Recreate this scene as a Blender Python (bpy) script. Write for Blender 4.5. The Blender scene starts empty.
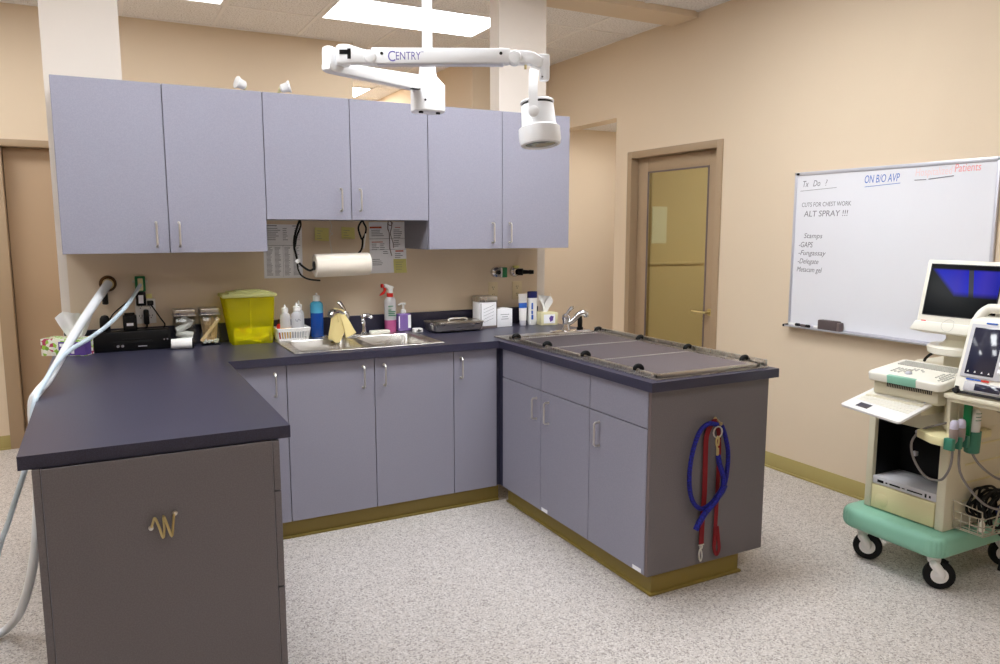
import bpy, bmesh, math, random
from mathutils import Vector, Matrix
random.seed(7)
SC = bpy.context.scene
COL = SC.collection
PI = math.pi
V = Vector

# ------------------------------------------------------------------ materials
def lin(c):
    out = []
    for v in c[:3]:
        v /= 255.0
        out.append(v / 12.92 if v <= 0.04045 else ((v + 0.055) / 1.055) ** 2.4)
    return (out[0], out[1], out[2], 1.0)

def mat(name, rgb, rough=0.5, metal=0.0, spec=0.5, coat=0.0, emit=None, estr=0.0,
        speck=None, bump=None, trans=0.0, ior=1.45, sss=0.0, brush=None):
    """speck=(scale, rgb2, low, high) fine second colour; bump=(scale, strength); brush=(sx,sy,sz) streaked roughness"""
    m = bpy.data.materials.new(name)
    m.use_nodes = True
    nt = m.node_tree
    b = nt.nodes['Principled BSDF']
    b.inputs['Base Color'].default_value = lin(rgb)
    b.inputs['Roughness'].default_value = rough
    b.inputs['Metallic'].default_value = metal
    b.inputs['Specular IOR Level'].default_value = spec
    b.inputs['Coat Weight'].default_value = coat
    b.inputs['Transmission Weight'].default_value = trans
    b.inputs['IOR'].default_value = ior
    if sss:
        b.inputs['Subsurface Weight'].default_value = sss
        b.inputs['Subsurface Radius'].default_value = (0.02, 0.02, 0.02)
    if emit:
        b.inputs['Emission Color'].default_value = lin(emit)
        b.inputs['Emission Strength'].default_value = estr
    tc = None
    def coords():
        nonlocal tc
        if tc is None:
            tc = nt.nodes.new('ShaderNodeTexCoord')
        return tc.outputs['Object']
    if speck:
        sc, rgb2, lo, hi = speck
        n = nt.nodes.new('ShaderNodeTexNoise')
        n.inputs['Scale'].default_value = sc
        n.inputs['Detail'].default_value = 3
        nt.links.new(coords(), n.inputs['Vector'])
        r = nt.nodes.new('ShaderNodeValToRGB')
        r.color_ramp.elements[0].position = lo
        r.color_ramp.elements[1].position = hi
        r.color_ramp.elements[0].color = lin(rgb2)
        r.color_ramp.elements[1].color = lin(rgb)
        nt.links.new(n.outputs['Fac'], r.inputs['Fac'])
        nt.links.new(r.outputs['Color'], b.inputs['Base Color'])
    if bump:
        n = nt.nodes.new('ShaderNodeTexNoise')
        n.inputs['Scale'].default_value = bump[0]
        n.inputs['Detail'].default_value = 4
        nt.links.new(coords(), n.inputs['Vector'])
        bp = nt.nodes.new('ShaderNodeBump')
        bp.inputs['Strength'].default_value = bump[1]
        bp.inputs['Distance'].default_value = 0.002
        nt.links.new(n.outputs['Fac'], bp.inputs['Height'])
        nt.links.new(bp.outputs['Normal'], b.inputs['Normal'])
    if brush:
        mp = nt.nodes.new('ShaderNodeMapping')
        mp.inputs['Scale'].default_value = brush
        nt.links.new(coords(), mp.inputs['Vector'])
        n = nt.nodes.new('ShaderNodeTexNoise')
        n.inputs['Scale'].default_value = 6
        nt.links.new(mp.outputs['Vector'], n.inputs['Vector'])
        mr = nt.nodes.new('ShaderNodeMapRange')
        mr.inputs['To Min'].default_value = max(0.05, rough - 0.1)
        mr.inputs['To Max'].default_value = rough + 0.12
        nt.links.new(n.outputs['Fac'], mr.inputs['Value'])
        nt.links.new(mr.outputs['Result'], b.inputs['Roughness'])
    return m

def glass_mat(name, rgb, gloss=0.08, rough=0.03, body=0.0, body_rgb=None):
    """clear or tinted sheet: transparent + reflection, plus a share of milky body"""
    m = bpy.data.materials.new(name)
    m.use_nodes = True
    nt = m.node_tree
    out = nt.nodes['Material Output']
    nt.nodes.remove(nt.nodes['Principled BSDF'])
    t = nt.nodes.new('ShaderNodeBsdfTransparent')
    t.inputs['Color'].default_value = lin(rgb)
    g = nt.nodes.new('ShaderNodeBsdfGlossy')
    g.inputs['Roughness'].default_value = rough
    mx = nt.nodes.new('ShaderNodeMixShader')
    mx.inputs['Fac'].default_value = gloss
    last = t
    if body:
        d = nt.nodes.new('ShaderNodeBsdfDiffuse')
        d.inputs['Color'].default_value = lin(body_rgb or rgb)
        tl = nt.nodes.new('ShaderNodeBsdfTranslucent')
        tl.inputs['Color'].default_value = lin(body_rgb or rgb)
        a = nt.nodes.new('ShaderNodeMixShader')
        a.inputs['Fac'].default_value = 0.25
        nt.links.new(d.outputs[0], a.inputs[1])
        nt.links.new(tl.outputs[0], a.inputs[2])
        c = nt.nodes.new('ShaderNodeMixShader')
        c.inputs['Fac'].default_value = body
        nt.links.new(t.outputs[0], c.inputs[1])
        nt.links.new(a.outputs[0], c.inputs[2])
        last = c
    nt.links.new(last.outputs[0], mx.inputs[1])
    nt.links.new(g.outputs[0], mx.inputs[2])
    nt.links.new(mx.outputs[0], out.inputs['Surface'])
    return m

def floor_mat():
    m = mat('floor_vinyl', (196, 186, 178), 0.38, spec=0.4)
    nt = m.node_tree
    b = nt.nodes['Principled BSDF']
    tc = nt.nodes.new('ShaderNodeTexCoord')
    def vor(scale):
        v = nt.nodes.new('ShaderNodeTexVoronoi')
        v.inputs['Scale'].default_value = scale
        nt.links.new(tc.outputs['Object'], v.inputs['Vector'])
        s = nt.nodes.new('ShaderNodeSeparateColor')
        nt.links.new(v.outputs['Color'], s.inputs['Color'])
        return s
    s1 = vor(210); s2 = vor(130)
    r = nt.nodes.new('ShaderNodeValToRGB')
    r.color_ramp.interpolation = 'CONSTANT'
    cols = [(0.0, (150, 142, 138)), (0.12, (192, 184, 179)), (0.42, (206, 199, 194)), (0.74, (220, 214, 210)), (0.92, (196, 186, 178))]
    e = r.color_ramp.elements
    e[0].position, e[0].color = cols[0][0], lin(cols[0][1])
    e[1].position, e[1].color = cols[1][0], lin(cols[1][1])
    for p, c in cols[2:]:
        k = e.new(p); k.color = lin(c)
    nt.links.new(s1.outputs[0], r.inputs['Fac'])
    gt = nt.nodes.new('ShaderNodeMath'); gt.operation = 'GREATER_THAN'; gt.inputs[1].default_value = 0.92
    nt.links.new(s2.outputs[1], gt.inputs[0])
    mu = nt.nodes.new('ShaderNodeMath'); mu.operation = 'MULTIPLY'; mu.inputs[1].default_value = 0.6
    nt.links.new(gt.outputs[0], mu.inputs[0])
    mx = nt.nodes.new('ShaderNodeMix'); mx.data_type = 'RGBA'
    nt.links.new(mu.outputs[0], mx.inputs[0])
    nt.links.new(r.outputs['Color'], mx.inputs[6])
    mx.inputs[7].default_value = lin((138, 128, 124))
    nt.links.new(mx.outputs[2], b.inputs['Base Color'])
    return m

def ceiling_mat():
    m = mat('ceiling_tile', (226, 214, 206), 0.95, spec=0.1)
    nt = m.node_tree
    b = nt.nodes['Principled BSDF']
    tc = nt.nodes.new('ShaderNodeTexCoord')
    n = nt.nodes.new('ShaderNodeTexNoise'); n.inputs['Scale'].default_value = 90; n.inputs['Detail'].default_value = 6
    nt.links.new(tc.outputs['Object'], n.inputs['Vector'])
    r = nt.nodes.new('ShaderNodeValToRGB')
    r.color_ramp.elements[0].position = 0.36; r.color_ramp.elements[0].color = lin((212, 207, 204))
    r.color_ramp.elements[1].position = 0.5; r.color_ramp.elements[1].color = lin((246, 243, 242))
    nt.links.new(n.outputs['Fac'], r.inputs['Fac'])
    nt.links.new(r.outputs['Color'], b.inputs['Base Color'])
    bp = nt.nodes.new('ShaderNodeBump'); bp.inputs['Strength'].default_value = 0.5; bp.inputs['Distance'].default_value = 0.003
    nt.links.new(n.outputs['Fac'], bp.inputs['Height']); nt.links.new(bp.outputs['Normal'], b.inputs['Normal'])
    return m

def screen_mat():
    """monitor screen emission: blue and violet fields with a grey bar over a dark lower half"""
    m = mat('monitor_emission', (5, 8, 10), 0.15, spec=0.12)
    nt = m.node_tree
    b = nt.nodes['Principled BSDF']
    tc = nt.nodes.new('ShaderNodeTexCoord')
    sp = nt.nodes.new('ShaderNodeSeparateXYZ')
    nt.links.new(tc.outputs['Generated'], sp.inputs[0])
    def mth(op, a, bb, clamp=False):
        n = nt.nodes.new('ShaderNodeMath'); n.operation = op; n.use_clamp = clamp
        for i, v in enumerate((a, bb)):
            if isinstance(v, (int, float)): n.inputs[i].default_value = v
            else: nt.links.new(v, n.inputs[i])
        return n.outputs[0]
    y, z = sp.outputs[1], sp.outputs[2]
    # y runs 1 (picture left) to 0 (picture right)
    bottom = mth('ADD', 0.38, mth('MULTIPLY', mth('MAXIMUM', mth('SUBTRACT', y, 0.6), 0), 1.35))
    f = mth('MULTIPLY', mth('SUBTRACT', z, bottom), 9.0, True)
    top = mth('MULTIPLY', mth('SUBTRACT', 0.93, z), 30.0, True)
    f = mth('MULTIPLY', f, top)
    slant = mth('ADD', y, mth('MULTIPLY', z, -0.12))
    bar = mth('LESS_THAN', mth('ABSOLUTE', mth('SUBTRACT', slant, 0.31), 0), 0.035)
    ramp = nt.nodes.new('ShaderNodeValToRGB')
    e = ramp.color_ramp.elements
    e[0].position = 0.0; e[0].color = lin((30, 34, 170))
    e[1].position = 1.0; e[1].color = lin((8, 20, 190))
    for p, c in [(0.2, (62, 50, 190)), (0.42, (12, 26, 206)), (0.58, (44, 34, 190)), (0.8, (8, 24, 200))]:
        k = e.new(p); k.color = lin(c)
    nt.links.new(y, ramp.inputs['Fac'])
    mx = nt.nodes.new('ShaderNodeMix'); mx.data_type = 'RGBA'
    nt.links.new(bar, mx.inputs[0]); nt.links.new(ramp.outputs['Color'], mx.inputs[6]); mx.inputs[7].default_value = lin((66, 66, 80))
    nt.links.new(mx.outputs[2], b.inputs['Emission Color'])
    nt.links.new(mth('MULTIPLY', f, 0.8), b.inputs['Emission Strength'])
    return m

def floral_mat():
    m = mat('floral_card', (220, 220, 210), 0.6)
    nt = m.node_tree
    b = nt.nodes['Principled BSDF']
    tc = nt.nodes.new('ShaderNodeTexCoord')
    v = nt.nodes.new('ShaderNodeTexVoronoi'); v.inputs['Scale'].default_value = 62
    nt.links.new(tc.outputs['Object'], v.inputs['Vector'])
    s = nt.nodes.new('ShaderNodeSeparateColor'); nt.links.new(v.outputs['Color'], s.inputs['Color'])
    r = nt.nodes.new('ShaderNodeValToRGB'); r.color_ramp.interpolation = 'CONSTANT'
    e = r.color_ramp.elements
    e[0].position = 0; e[0].color = lin((226, 228, 214)); e[1].position = 0.25; e[1].color = lin((150, 196, 70))
    for p, c in [(0.45, (238, 238, 226)), (0.6, (178, 66, 96)), (0.74, (232, 224, 210)), (0.86, (120, 160, 60))]:
        k = e.new(p); k.color = lin(c)
    nt.links.new(s.outputs[0], r.inputs['Fac']); nt.links.new(r.outputs['Color'], b.inputs['Base Color'])
    return m

M = {}
M['wall'] = mat('wall_paint', (226, 207, 182), 0.75, spec=0.25, bump=(60, 0.12))
M['pillar'] = mat('pillar_paint', (232, 222, 212), 0.75, spec=0.25, bump=(60, 0.12))
M['hall'] = mat('corridor_paint', (222, 203, 182), 0.75, spec=0.25)
M['floor'] = floor_mat()
M['ceiling'] = ceiling_mat()
M['grid'] = mat('ceiling_grid_paint', (246, 242, 240), 0.7)
M['cove'] = mat('olive_vinyl_base', (178, 162, 102), 0.5, bump=(30, 0.1))
M['toe'] = mat('shaded_olive_vinyl', (138, 118, 56), 0.5, bump=(30, 0.1))  # same vinyl as the baseboards, with the recess shade put into the colour
M['frame'] = mat('taupe_door_paint', (170, 146, 118), 0.45)
M['leaf'] = mat('tan_door_paint', (176, 148, 118), 0.5)
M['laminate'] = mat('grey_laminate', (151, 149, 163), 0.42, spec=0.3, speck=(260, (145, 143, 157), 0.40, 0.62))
M['carcass'] = mat('grey_carcass', (140, 138, 148), 0.5)
M['gap'] = mat('dark_gap', (28, 26, 30), 0.8)
M['endpanel'] = mat('shaded_end_panel', (120, 114, 116), 0.45, spec=0.3, speck=(260, (112, 106, 108), 0.42, 0.6))  # cabinet laminate with shade and warm bounce put into the colour
M['edge'] = mat('brown_edge_band', (112, 98, 96), 0.55)
M['worktop'] = mat('charcoal_worktop', (60, 60, 80), 0.34, spec=0.5, speck=(420, (50, 47, 64), 0.4, 0.62))
M['steel'] = mat('brushed_steel', (196, 192, 186), 0.28, 1.0, brush=(1, 40, 1))
M['nickel'] = mat('satin_nickel', (220, 216, 210), 0.34, 0.9)
M['chrome'] = mat('chrome', (215, 215, 218), 0.08, 1.0)
M['brass'] = mat('aged_brass', (206, 188, 136), 0.36, 0.85)
M['bronze'] = mat('dark_bronze', (92, 66, 40), 0.4, 0.8)
M['black'] = mat('black_plastic', (8, 8, 10), 0.4, spec=0.35)
M['rubber'] = mat('black_rubber', (12, 12, 13), 0.6, spec=0.3)
M['white'] = mat('white_plastic', (238, 236, 234), 0.35, coat=0.2)
M['lampwhite'] = mat('white_enamel', (240, 240, 242), 0.3, coat=0.3)
M['ivory'] = mat('ivory_plastic', (224, 206, 168), 0.4)
M['paper'] = mat('white_paper', (246, 246, 250), 0.85)
M['towel'] = mat('paper_towel', (234, 224, 210), 0.9, bump=(140, 0.25))
M['tissue'] = mat('white_tissue', (242, 240, 238), 0.9)
M['print'] = mat('grey_print', (132, 130, 142), 0.8)
M['printred'] = mat('red_print', (190, 80, 50), 0.8)
M['sticky'] = mat('yellow_note', (226, 220, 140), 0.8)
M['sharps'] = glass_mat('yellow_translucent', (250, 246, 60), 0.04, 0.2, 0.26, (255, 250, 10))
M['scrap'] = mat('yellow_scraps', (252, 250, 190), 0.5)
M['scrap2'] = mat('orange_scraps', (206, 130, 40), 0.5)
M['lid'] = glass_mat('cream_lid', (244, 244, 200), 0.05, 0.25, 0.72, (236, 236, 168))
M['glass'] = glass_mat('clear_glass', (250, 252, 251), 0.05, 0.03)
M['doorglass'] = glass_mat('door_glass', (226, 224, 200), 0.07, 0.04)
M['wood'] = mat('birch_stick', (240, 204, 152), 0.6)
M['cotton'] = mat('cotton', (244, 240, 238), 0.95, bump=(200, 0.3))
M['blue_liq'] = mat('blue_soap', (16, 72, 158), 0.15, coat=0.5, spec=0.6)
M['blue_top'] = mat('pale_blue_plastic', (74, 168, 204), 0.2, coat=0.5)
M['clear_pl'] = glass_mat('cloudy_plastic', (246, 246, 250), 0.05, 0.15, 0.55, (248, 248, 252))
M['amber'] = mat('amber_liquid', (226, 180, 92), 0.3)
M['red'] = mat('red_plastic', (214, 38, 28), 0.35)
M['pink_liq'] = mat('pink_liquid', (176, 84, 132), 0.25)
M['green_pr'] = mat('green_print', (40, 128, 88), 0.6)
M['purple'] = mat('purple_soap', (128, 100, 168), 0.18, coat=0.4)
M['purple_dk'] = mat('violet_print', (96, 70, 150), 0.5)
M['cloth'] = mat('cream_cloth', (232, 212, 150), 0.9, bump=(120, 0.3))
M['navy'] = mat('navy_plastic', (34, 40, 110), 0.35)
M['bluelabel'] = mat('blue_label', (40, 96, 190), 0.4)
M['palegreen'] = mat('pale_green_card', (222, 214, 172), 0.6)
M['floral'] = floral_mat()
M['green'] = mat('green_plastic', (22, 120, 70), 0.35)
M['ropeblue'] = mat('blue_rope', (26, 30, 150), 0.7, speck=(160, (12, 14, 96), 0.4, 0.6), bump=(220, 0.6))
M['redweb'] = mat('red_webbing', (132, 18, 28), 0.75, bump=(300, 0.4))
M['board'] = mat('whiteboard_enamel', (236, 236, 242), 0.22, coat=0.3)
M['alu'] = mat('aluminium', (206, 206, 216), 0.35, 0.4)
M['ink'] = mat('grey_marker_ink', (126, 124, 132), 0.7)
M['inkblue'] = mat('blue_marker_ink', (78, 118, 196), 0.7)
M['inkred'] = mat('pale_red_marker_ink', (242, 160, 160), 0.7)
M['inkpink'] = mat('faint_red_marker_ink', (240, 212, 212), 0.7)
M['felt'] = mat('grey_felt', (92, 80, 80), 0.95)
M['mint'] = mat('mint_plastic', (140, 194, 170), 0.4)
M['mintdk'] = mat('green_cup_plastic', (58, 122, 100), 0.4)
M['cream'] = mat('cream_plastic', (218, 210, 186), 0.42)
M['creamlt'] = mat('offwhite_plastic', (236, 232, 220), 0.4)
M['creamyel'] = mat('pale_yellow_plastic', (220, 210, 164), 0.45)
M['vcr'] = mat('pale_grey_panel', (200, 198, 202), 0.4)
M['picture'] = screen_mat()  # screen with an emissive blue, violet and grey pattern
M['lcd'] = mat('dark_lcd', (34, 36, 58), 0.12, coat=0.5)
M['probe'] = mat('taupe_probe', (150, 132, 126), 0.4)
M['probetip'] = mat('lilac_probe_tip', (196, 190, 208), 0.35)
M['cable'] = mat('grey_cable', (126, 120, 118), 0.5)
M['key'] = mat('grey_keys', (186, 184, 176), 0.5)
M['hose'] = mat('translucent_hose', (226, 228, 232), 0.3, coat=0.3)
M['hoseblue'] = mat('pale_blue_hose', (200, 216, 228), 0.3, coat=0.3)
M['lens'] = mat('lamp_lens', (70, 84, 78), 0.1, coat=0.6)
M['centry'] = mat('violet_ink', (104, 98, 170), 0.6)
M['bluecable'] = mat('blue_cable', (26, 34, 96), 0.5)

# ------------------------------------------------------------------ geometry
class MB:
    def __init__(self):
        self.bm = bmesh.new()
    def _xf(self, verts, mtx):
        if mtx is not None:
            bmesh.ops.transform(self.bm, matrix=mtx, verts=verts)
    def box(self, a, b, bev=0.0, seg=2, mtx=None):
        lo = [min(p, q) for p, q in zip(a, b)]; hi = [max(p, q) for p, q in zip(a, b)]
        r = bmesh.ops.create_cube(self.bm, size=1.0)
        vs = r['verts']
        for v in vs:
            v.co = V([(lo[i] + hi[i]) / 2 + v.co[i] * (hi[i] - lo[i]) for i in range(3)])
        if bev > 0:
            bev = min(bev, min(hi[i] - lo[i] for i in range(3)) * 0.45)
            es = {e for v in vs for e in v.link_edges}
            r = bmesh.ops.bevel(self.bm, geom=list(es), offset=bev, segments=seg, affect='EDGES', profile=0.5)
            vs = list({v for f in r['faces'] for v in f.verts} | {v for v in vs if v.is_valid})
        self._xf(vs, mtx)
        return self
    def ring_loft(self, rings, closed_ends=True, loop=False):
        rows = [[self.bm.verts.new(p) for p in ring] for ring in rings]
        n = len(rows[0])
        k = len(rows)
        for i in range(k if loop else k - 1):
            A, B = rows[i], rows[(i + 1) % k]
            for j in range(n):
                self.bm.faces.new((A[j], A[(j + 1) % n], B[(j + 1) % n], B[j]))
        if closed_ends and not loop:
            self.bm.faces.new(list(reversed(rows[0]))); self.bm.faces.new(rows[-1])
        return rows
    def tube(self, pts, r, n=8, sub=4, loop=False, flat=None):
        """smooth tube through pts; r number or list; flat=(w,h,up) makes a ribbon section"""
        P = [V(p) for p in pts]
        R = list(r) if isinstance(r, (list, tuple)) else [r] * len(P)
        if sub > 1 and len(P) > 2:
            Q, RR = [], []
            k = len(P)
            for i in range(k if loop else k - 1):
                g = lambda j: P[j % k] if loop else P[max(0, min(k - 1, j))]
                p0, p1, p2, p3 = g(i - 1), g(i), g(i + 1), g(i + 2)
                for s in range(sub):
                    t = s / sub
                    Q.append(0.5 * ((2 * p1) + (p2 - p0) * t + (2 * p0 - 5 * p1 + 4 * p2 - p3) * t * t + (3 * p1 - p0 - 3 * p2 + p3) * t ** 3))
                    RR.append(R[i] * (1 - t) + R[(i + 1) % k] * t)
            if not loop:
                Q.append(P[-1]); RR.append(R[-1])
            P, R = Q, RR
        k = len(P)
        rings = []
        up = None
        for i in range(k):
            a = P[(i - 1) % k] if (loop or i > 0) else P[i]
            b = P[(i + 1) % k] if (loop or i < k - 1) else P[i]
            t = (b - a).normalized()
            if flat:
                u = V(flat[2]); s = t.cross(u).normalized(); u2 = s.cross(t).normalized()
                w, h = flat[0] / 2, flat[1] / 2
                rings.append([P[i] + s * w * x + u2 * h * y for x, y in ((-1, -1), (1, -1), (1, 1), (-1, 1))])
                continue
            if up is None:
                up = V((0, 0, 1)) if abs(t.z) < 0.9 else V((1, 0, 0))
            up = (up - t * up.dot(t))
            if up.length < 1e-6: up = V((1, 0, 0)) - t * t.x
            up.normalize()
            s = t.cross(up)
            rings.append([P[i] + (up * math.cos(2 * PI * j / n) + s * math.sin(2 * PI * j / n)) * R[i] for j in range(n)])
        self.ring_loft(rings, True, loop)
        return self
    def cyl(self, p0, p1, r0, r1=None, n=20):
        r1 = r0 if r1 is None else r1
        return self.tube([p0, p1], [r0, r1], n=n, sub=1)
    def lathe(self, c, prof, n=24, axis=(0, 0, 1), sx=1.0, sy=1.0, rz=0.0):
        """prof: list of (r, h) from bottom to top"""
        c = V(c); ax = V(axis).normalized()
        q = V((0, 0, 1)).rotation_difference(ax)
        rings = []
        for r, h in prof:
            r = max(r, 1e-4)
            ring = []
            for j in range(n):
                a = 2 * PI * j / n
                p = V((r * math.cos(a) * sx, r * math.sin(a) * sy, h))
                if rz: p.rotate(Matrix.Rotation(rz, 3, 'Z'))
                ring.append(c + q @ p)
            rings.append(ring)
        self.ring_loft(rings)
        return self
    def prism(self, pts, axis, lo, hi, bev=0.0, seg=2, mtx=None):
        """pts 2-D outline; axis 'x': (y,z), 'y': (x,z), 'z': (x,y)"""
        def mk(p, h):
            return {'x': V((h, p[0], p[1])), 'y': V((p[0], h, p[1])), 'z': V((p[0], p[1], h))}[axis]
        A = [self.bm.verts.new(mk(p, lo)) for p in pts]
        B = [self.bm.verts.new(mk(p, hi)) for p in pts]
        n = len(pts)
        fs = [self.bm.faces.new(A), self.bm.faces.new(list(reversed(B)))]
        for j in range(n):
            fs.append(self.bm.faces.new((A[j], B[j], B[(j + 1) % n], A[(j + 1) % n])))
        bmesh.ops.recalc_face_normals(self.bm, faces=fs)
        vs = A + B
        if bev > 0:
            es = {e for f in fs for e in f.edges}
            r = bmesh.ops.bevel(self.bm, geom=list(es), offset=bev, segments=seg, affect='EDGES', profile=0.5)
            vs = list({v for f in r['faces'] for v in f.verts} | {v for v in vs if v.is_valid})
        self._xf(vs, mtx)
        return self
    def sphere(self, c, r, n=16, s=(1, 1, 1)):
        k = n // 2
        prof = [(r * math.sin(PI * i / k), -r * math.cos(PI * i / k)) for i in range(k + 1)]
        rings = [[V(c) + V((max(a, 1e-4) * math.cos(2 * PI * j / n) * s[0], max(a, 1e-4) * math.sin(2 * PI * j / n) * s[1], h * s[2])) for j in range(n)] for a, h in prof]
        self.ring_loft(rings)
        return self
    def sheet(self, grid, th=0.002):
        """grid[i][j] of points -> thin solid sheet"""
        rows = [[self.bm.verts.new(p) for p in row] for row in grid]
        fs = []
        for i in range(len(rows) - 1):
            for j in range(len(rows[0]) - 1):
                fs.append(self.bm.faces.new((rows[i][j], rows[i][j + 1], rows[i + 1][j + 1], rows[i + 1][j])))
        bmesh.ops.recalc_face_normals(self.bm, faces=fs)
        self.bm.normal_update()
        nr, nc = len(rows), len(rows[0])
        bk = [[self.bm.verts.new(v.co - v.normal * th) for v in row] for row in rows]
        for i in range(nr - 1):
            for j in range(nc - 1):
                self.bm.faces.new((bk[i][j], bk[i + 1][j], bk[i + 1][j + 1], bk[i][j + 1]))
        edge = [(0, j) for j in range(nc)] + [(i, nc - 1) for i in range(1, nr)] + [(nr - 1, j) for j in range(nc - 2, -1, -1)] + [(i, 0) for i in range(nr - 2, 0, -1)]
        for k in range(len(edge)):
            (p, q), (s, t) = edge[k], edge[(k + 1) % len(edge)]
            self.bm.faces.new((rows[p][q], bk[p][q], bk[s][t], rows[s][t]))
        return self
    def obj(self, name, m, parent=None, smooth=35, origin=None):
        bm = self.bm
        bmesh.ops.recalc_face_normals(bm, faces=bm.faces[:])
        off = V((0, 0, 0))
        p = parent
        while p is not None:
            off += V(p.location); p = p.parent
        if origin is not None:
            off = V(origin)
        elif parent is None and bm.verts:
            lo = V([min(v.co[i] for v in bm.verts) for i in range(3)]); hi = V([max(v.co[i] for v in bm.verts) for i in range(3)])
            off = V(((lo.x + hi.x) / 2, (lo.y + hi.y) / 2, lo.z))
        for v in bm.verts: v.co -= off
        me = bpy.data.meshes.new(name)
        bm.to_mesh(me); bm.free()
        me.materials.append(M[m] if isinstance(m, str) else m)
        if smooth:
            for f in me.polygons: f.use_smooth = True
            me.set_sharp_from_angle(angle=math.radians(smooth))
        o = bpy.data.objects.new(name, me)
        COL.objects.link(o)
        if parent is not None: o.parent = parent
        else: o.location = off
        return o

def tag(o, label, cat, group=None):
    o['label'] = label; o['category'] = cat
    if group: o['group'] = group
    return o

def thing(name, label, cat, loc=(0, 0, 0), group=None):
    o = bpy.data.objects.new(name, None)
    o.empty_display_size = 0.05
    COL.objects.link(o)
    o.location = loc
    return tag(o, label, cat, group)

def struct(o, label=None):
    o['kind'] = 'structure'
    if label: o['label'] = label
    return o

def BOX(name, m, a, b, parent=None, bev=0.0, seg=2):
    return MB().box(a, b, bev, seg).obj(name, m, parent)

def text(body, size, mtx, m, parent, name='writing', shear=0.0, ext=0.0002, width=None):
    """lettering as a thin mesh, stretched to width when given"""
    c = bpy.data.curves.new(name, 'FONT')
    c.body = body; c.size = size; c.shear = shear; c.extrude = ext; c.resolution_u = 3
    o = bpy.data.objects.new(name, c)
    COL.objects.link(o)
    bpy.context.view_layer.update()
    me = bpy.data.meshes.new_from_object(o.evaluated_get(bpy.context.evaluated_depsgraph_get()))
    bpy.data.objects.remove(o); bpy.data.curves.remove(c)
    xs = [v.co.x for v in me.vertices]
    k = width / (max(xs) - min(xs)) if width else 1.0
    off = V((0, 0, 0)); p = parent
    while p is not None:
        off += V(p.location); p = p.parent
    for v in me.vertices:
        v.co = mtx @ V((v.co.x * k, v.co.y, v.co.z)) - off
    me.name = name
    me.materials.clear(); me.materials.append(M[m])
    n = bpy.data.objects.new(name, me)
    COL.objects.link(n)
    n.parent = parent
    return n

def frame3(origin, x, y):
    x = V(x).normalized(); y = V(y); y = (y - x * y.dot(x)).normalized(); z = x.cross(y)
    return Matrix(((x.x, y.x, z.x, origin[0]), (x.y, y.y, z.y, origin[1]), (x.z, y.z, z.z, origin[2]), (0, 0, 0, 1)))

# ------------------------------------------------------------------ the room
H = 2.991                     # ceiling
XR = 3.0987                   # right wall
YW = 0.05                     # partition behind the counter
YF = 1.885                    # far wall
XL, YB = -4.0, -6.5           # left wall and wall behind the camera
WL, WR = -0.81, 1.955         # partition ends

struct(BOX('floor', 'floor', (XL - .1, YB - .1, -0.1), (5.6, 6.2, 0.0)))
struct(MB().box((XL - .1, YB - .1, H), (XR + .15, YF + .12, H + .1)).box((1.10, YF + .12, H), (2.45, 6.2, H + .1)).obj('ceiling', 'ceiling'))
# right wall with the glazed door and the passage opening
DY0, DY1, DZ = -0.300, 0.632, 2.062     # door opening
OY, OZ = 0.8501, 2.3974                 # passage edge and head
w = MB()
w.box((XR, YB - .1, 0), (XR + .15, DY0, H))
w.box((XR, DY0, DZ), (XR + .15, DY1, H))
w.box((XR, DY1, 0), (XR + .15, OY, H))
w.box((XR, OY, OZ), (XR + .15, YF, H))
struct(w.obj('wall_right', 'wall', smooth=0))
# partition carrying the cabinets, and its two pillars up to the ceiling
struct(BOX('wall_back', 'wall', (WL, YW, 0), (1.90, YW + .1, 2.12)))
struct(MB().box((WL, YW - .001, 1.7), (-0.476, YW + .105, H)).box((WL, YW - .001, 0), (-0.772, YW + .105, 1.7)).obj('pillar_left', 'pillar', smooth=0))
struct(MB().box((1.618, YW - .001, 1.7), (WR, YW + .12, H)).box((1.899, YW - .001, 0), (WR, YW + .12, 1.7)).obj('pillar_right', 'pillar', smooth=0))
# far wall with the tan door at its left, and the corridor mouth
FX0, FX1 = -1.17, -0.22
w = MB()
w.box((XL, YF, 0), (FX0 - .05, YF + .12, H))
w.box((FX0 - .05, YF, 2.10), (FX1 + .05, YF + .12, H))
w.box((FX1 + .05, YF, 0), (1.258, YF + .12, H))
w.box((2.318, YF, 0), (XR + .1, YF + .12, H))
struct(w.obj('wall_far', 'wall', smooth=0))
struct(MB().box((1.138, YF + .12, 0), (1.258, 6.1, H)).box((2.318, YF + .12, 0), (2.438, 6.1, H)).box((1.138, 6.1, 0), (2.438, 6.2, H)).obj('wall_corridor', 'wall', smooth=0))
struct(BOX('wall_left', 'wall', (XL - .1, YB - .1, 0), (XL, YF + .12, H)))
struct(BOX('wall_rear', 'wall', (XL, YB - .1, 0), (XR, YB, H)))
# side passage beyond the opening and the room beyond the glazed door
struct(MB().box((XR + .1, YF, 0), (5.6, YF + .12, 2.6)).box((5.5, -1.6, 0), (5.6, YF, 2.6)).box((XR + .15, -1.7, 0), (5.6, -1.6, 2.6)).box((XR + .15, 0.74, 0), (5.5, 0.835, 2.6)).obj('wall_passage', 'wall', smooth=0))
struct(BOX('ceiling_passage', 'ceiling', (XR + .15, -1.7, 2.445), (5.6, 2.05, 2.55)))
struct(BOX('trim_5', 'wall', (XR + .16, 0.724, 1.222), (5.5, 0.742, 1.244), bev=.004))

# soffit between the right pillar and the right wall
struct(BOX('trim_1', 'wall', (WR, -0.06, H - .04), (XR, 0.205, H)))
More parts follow.
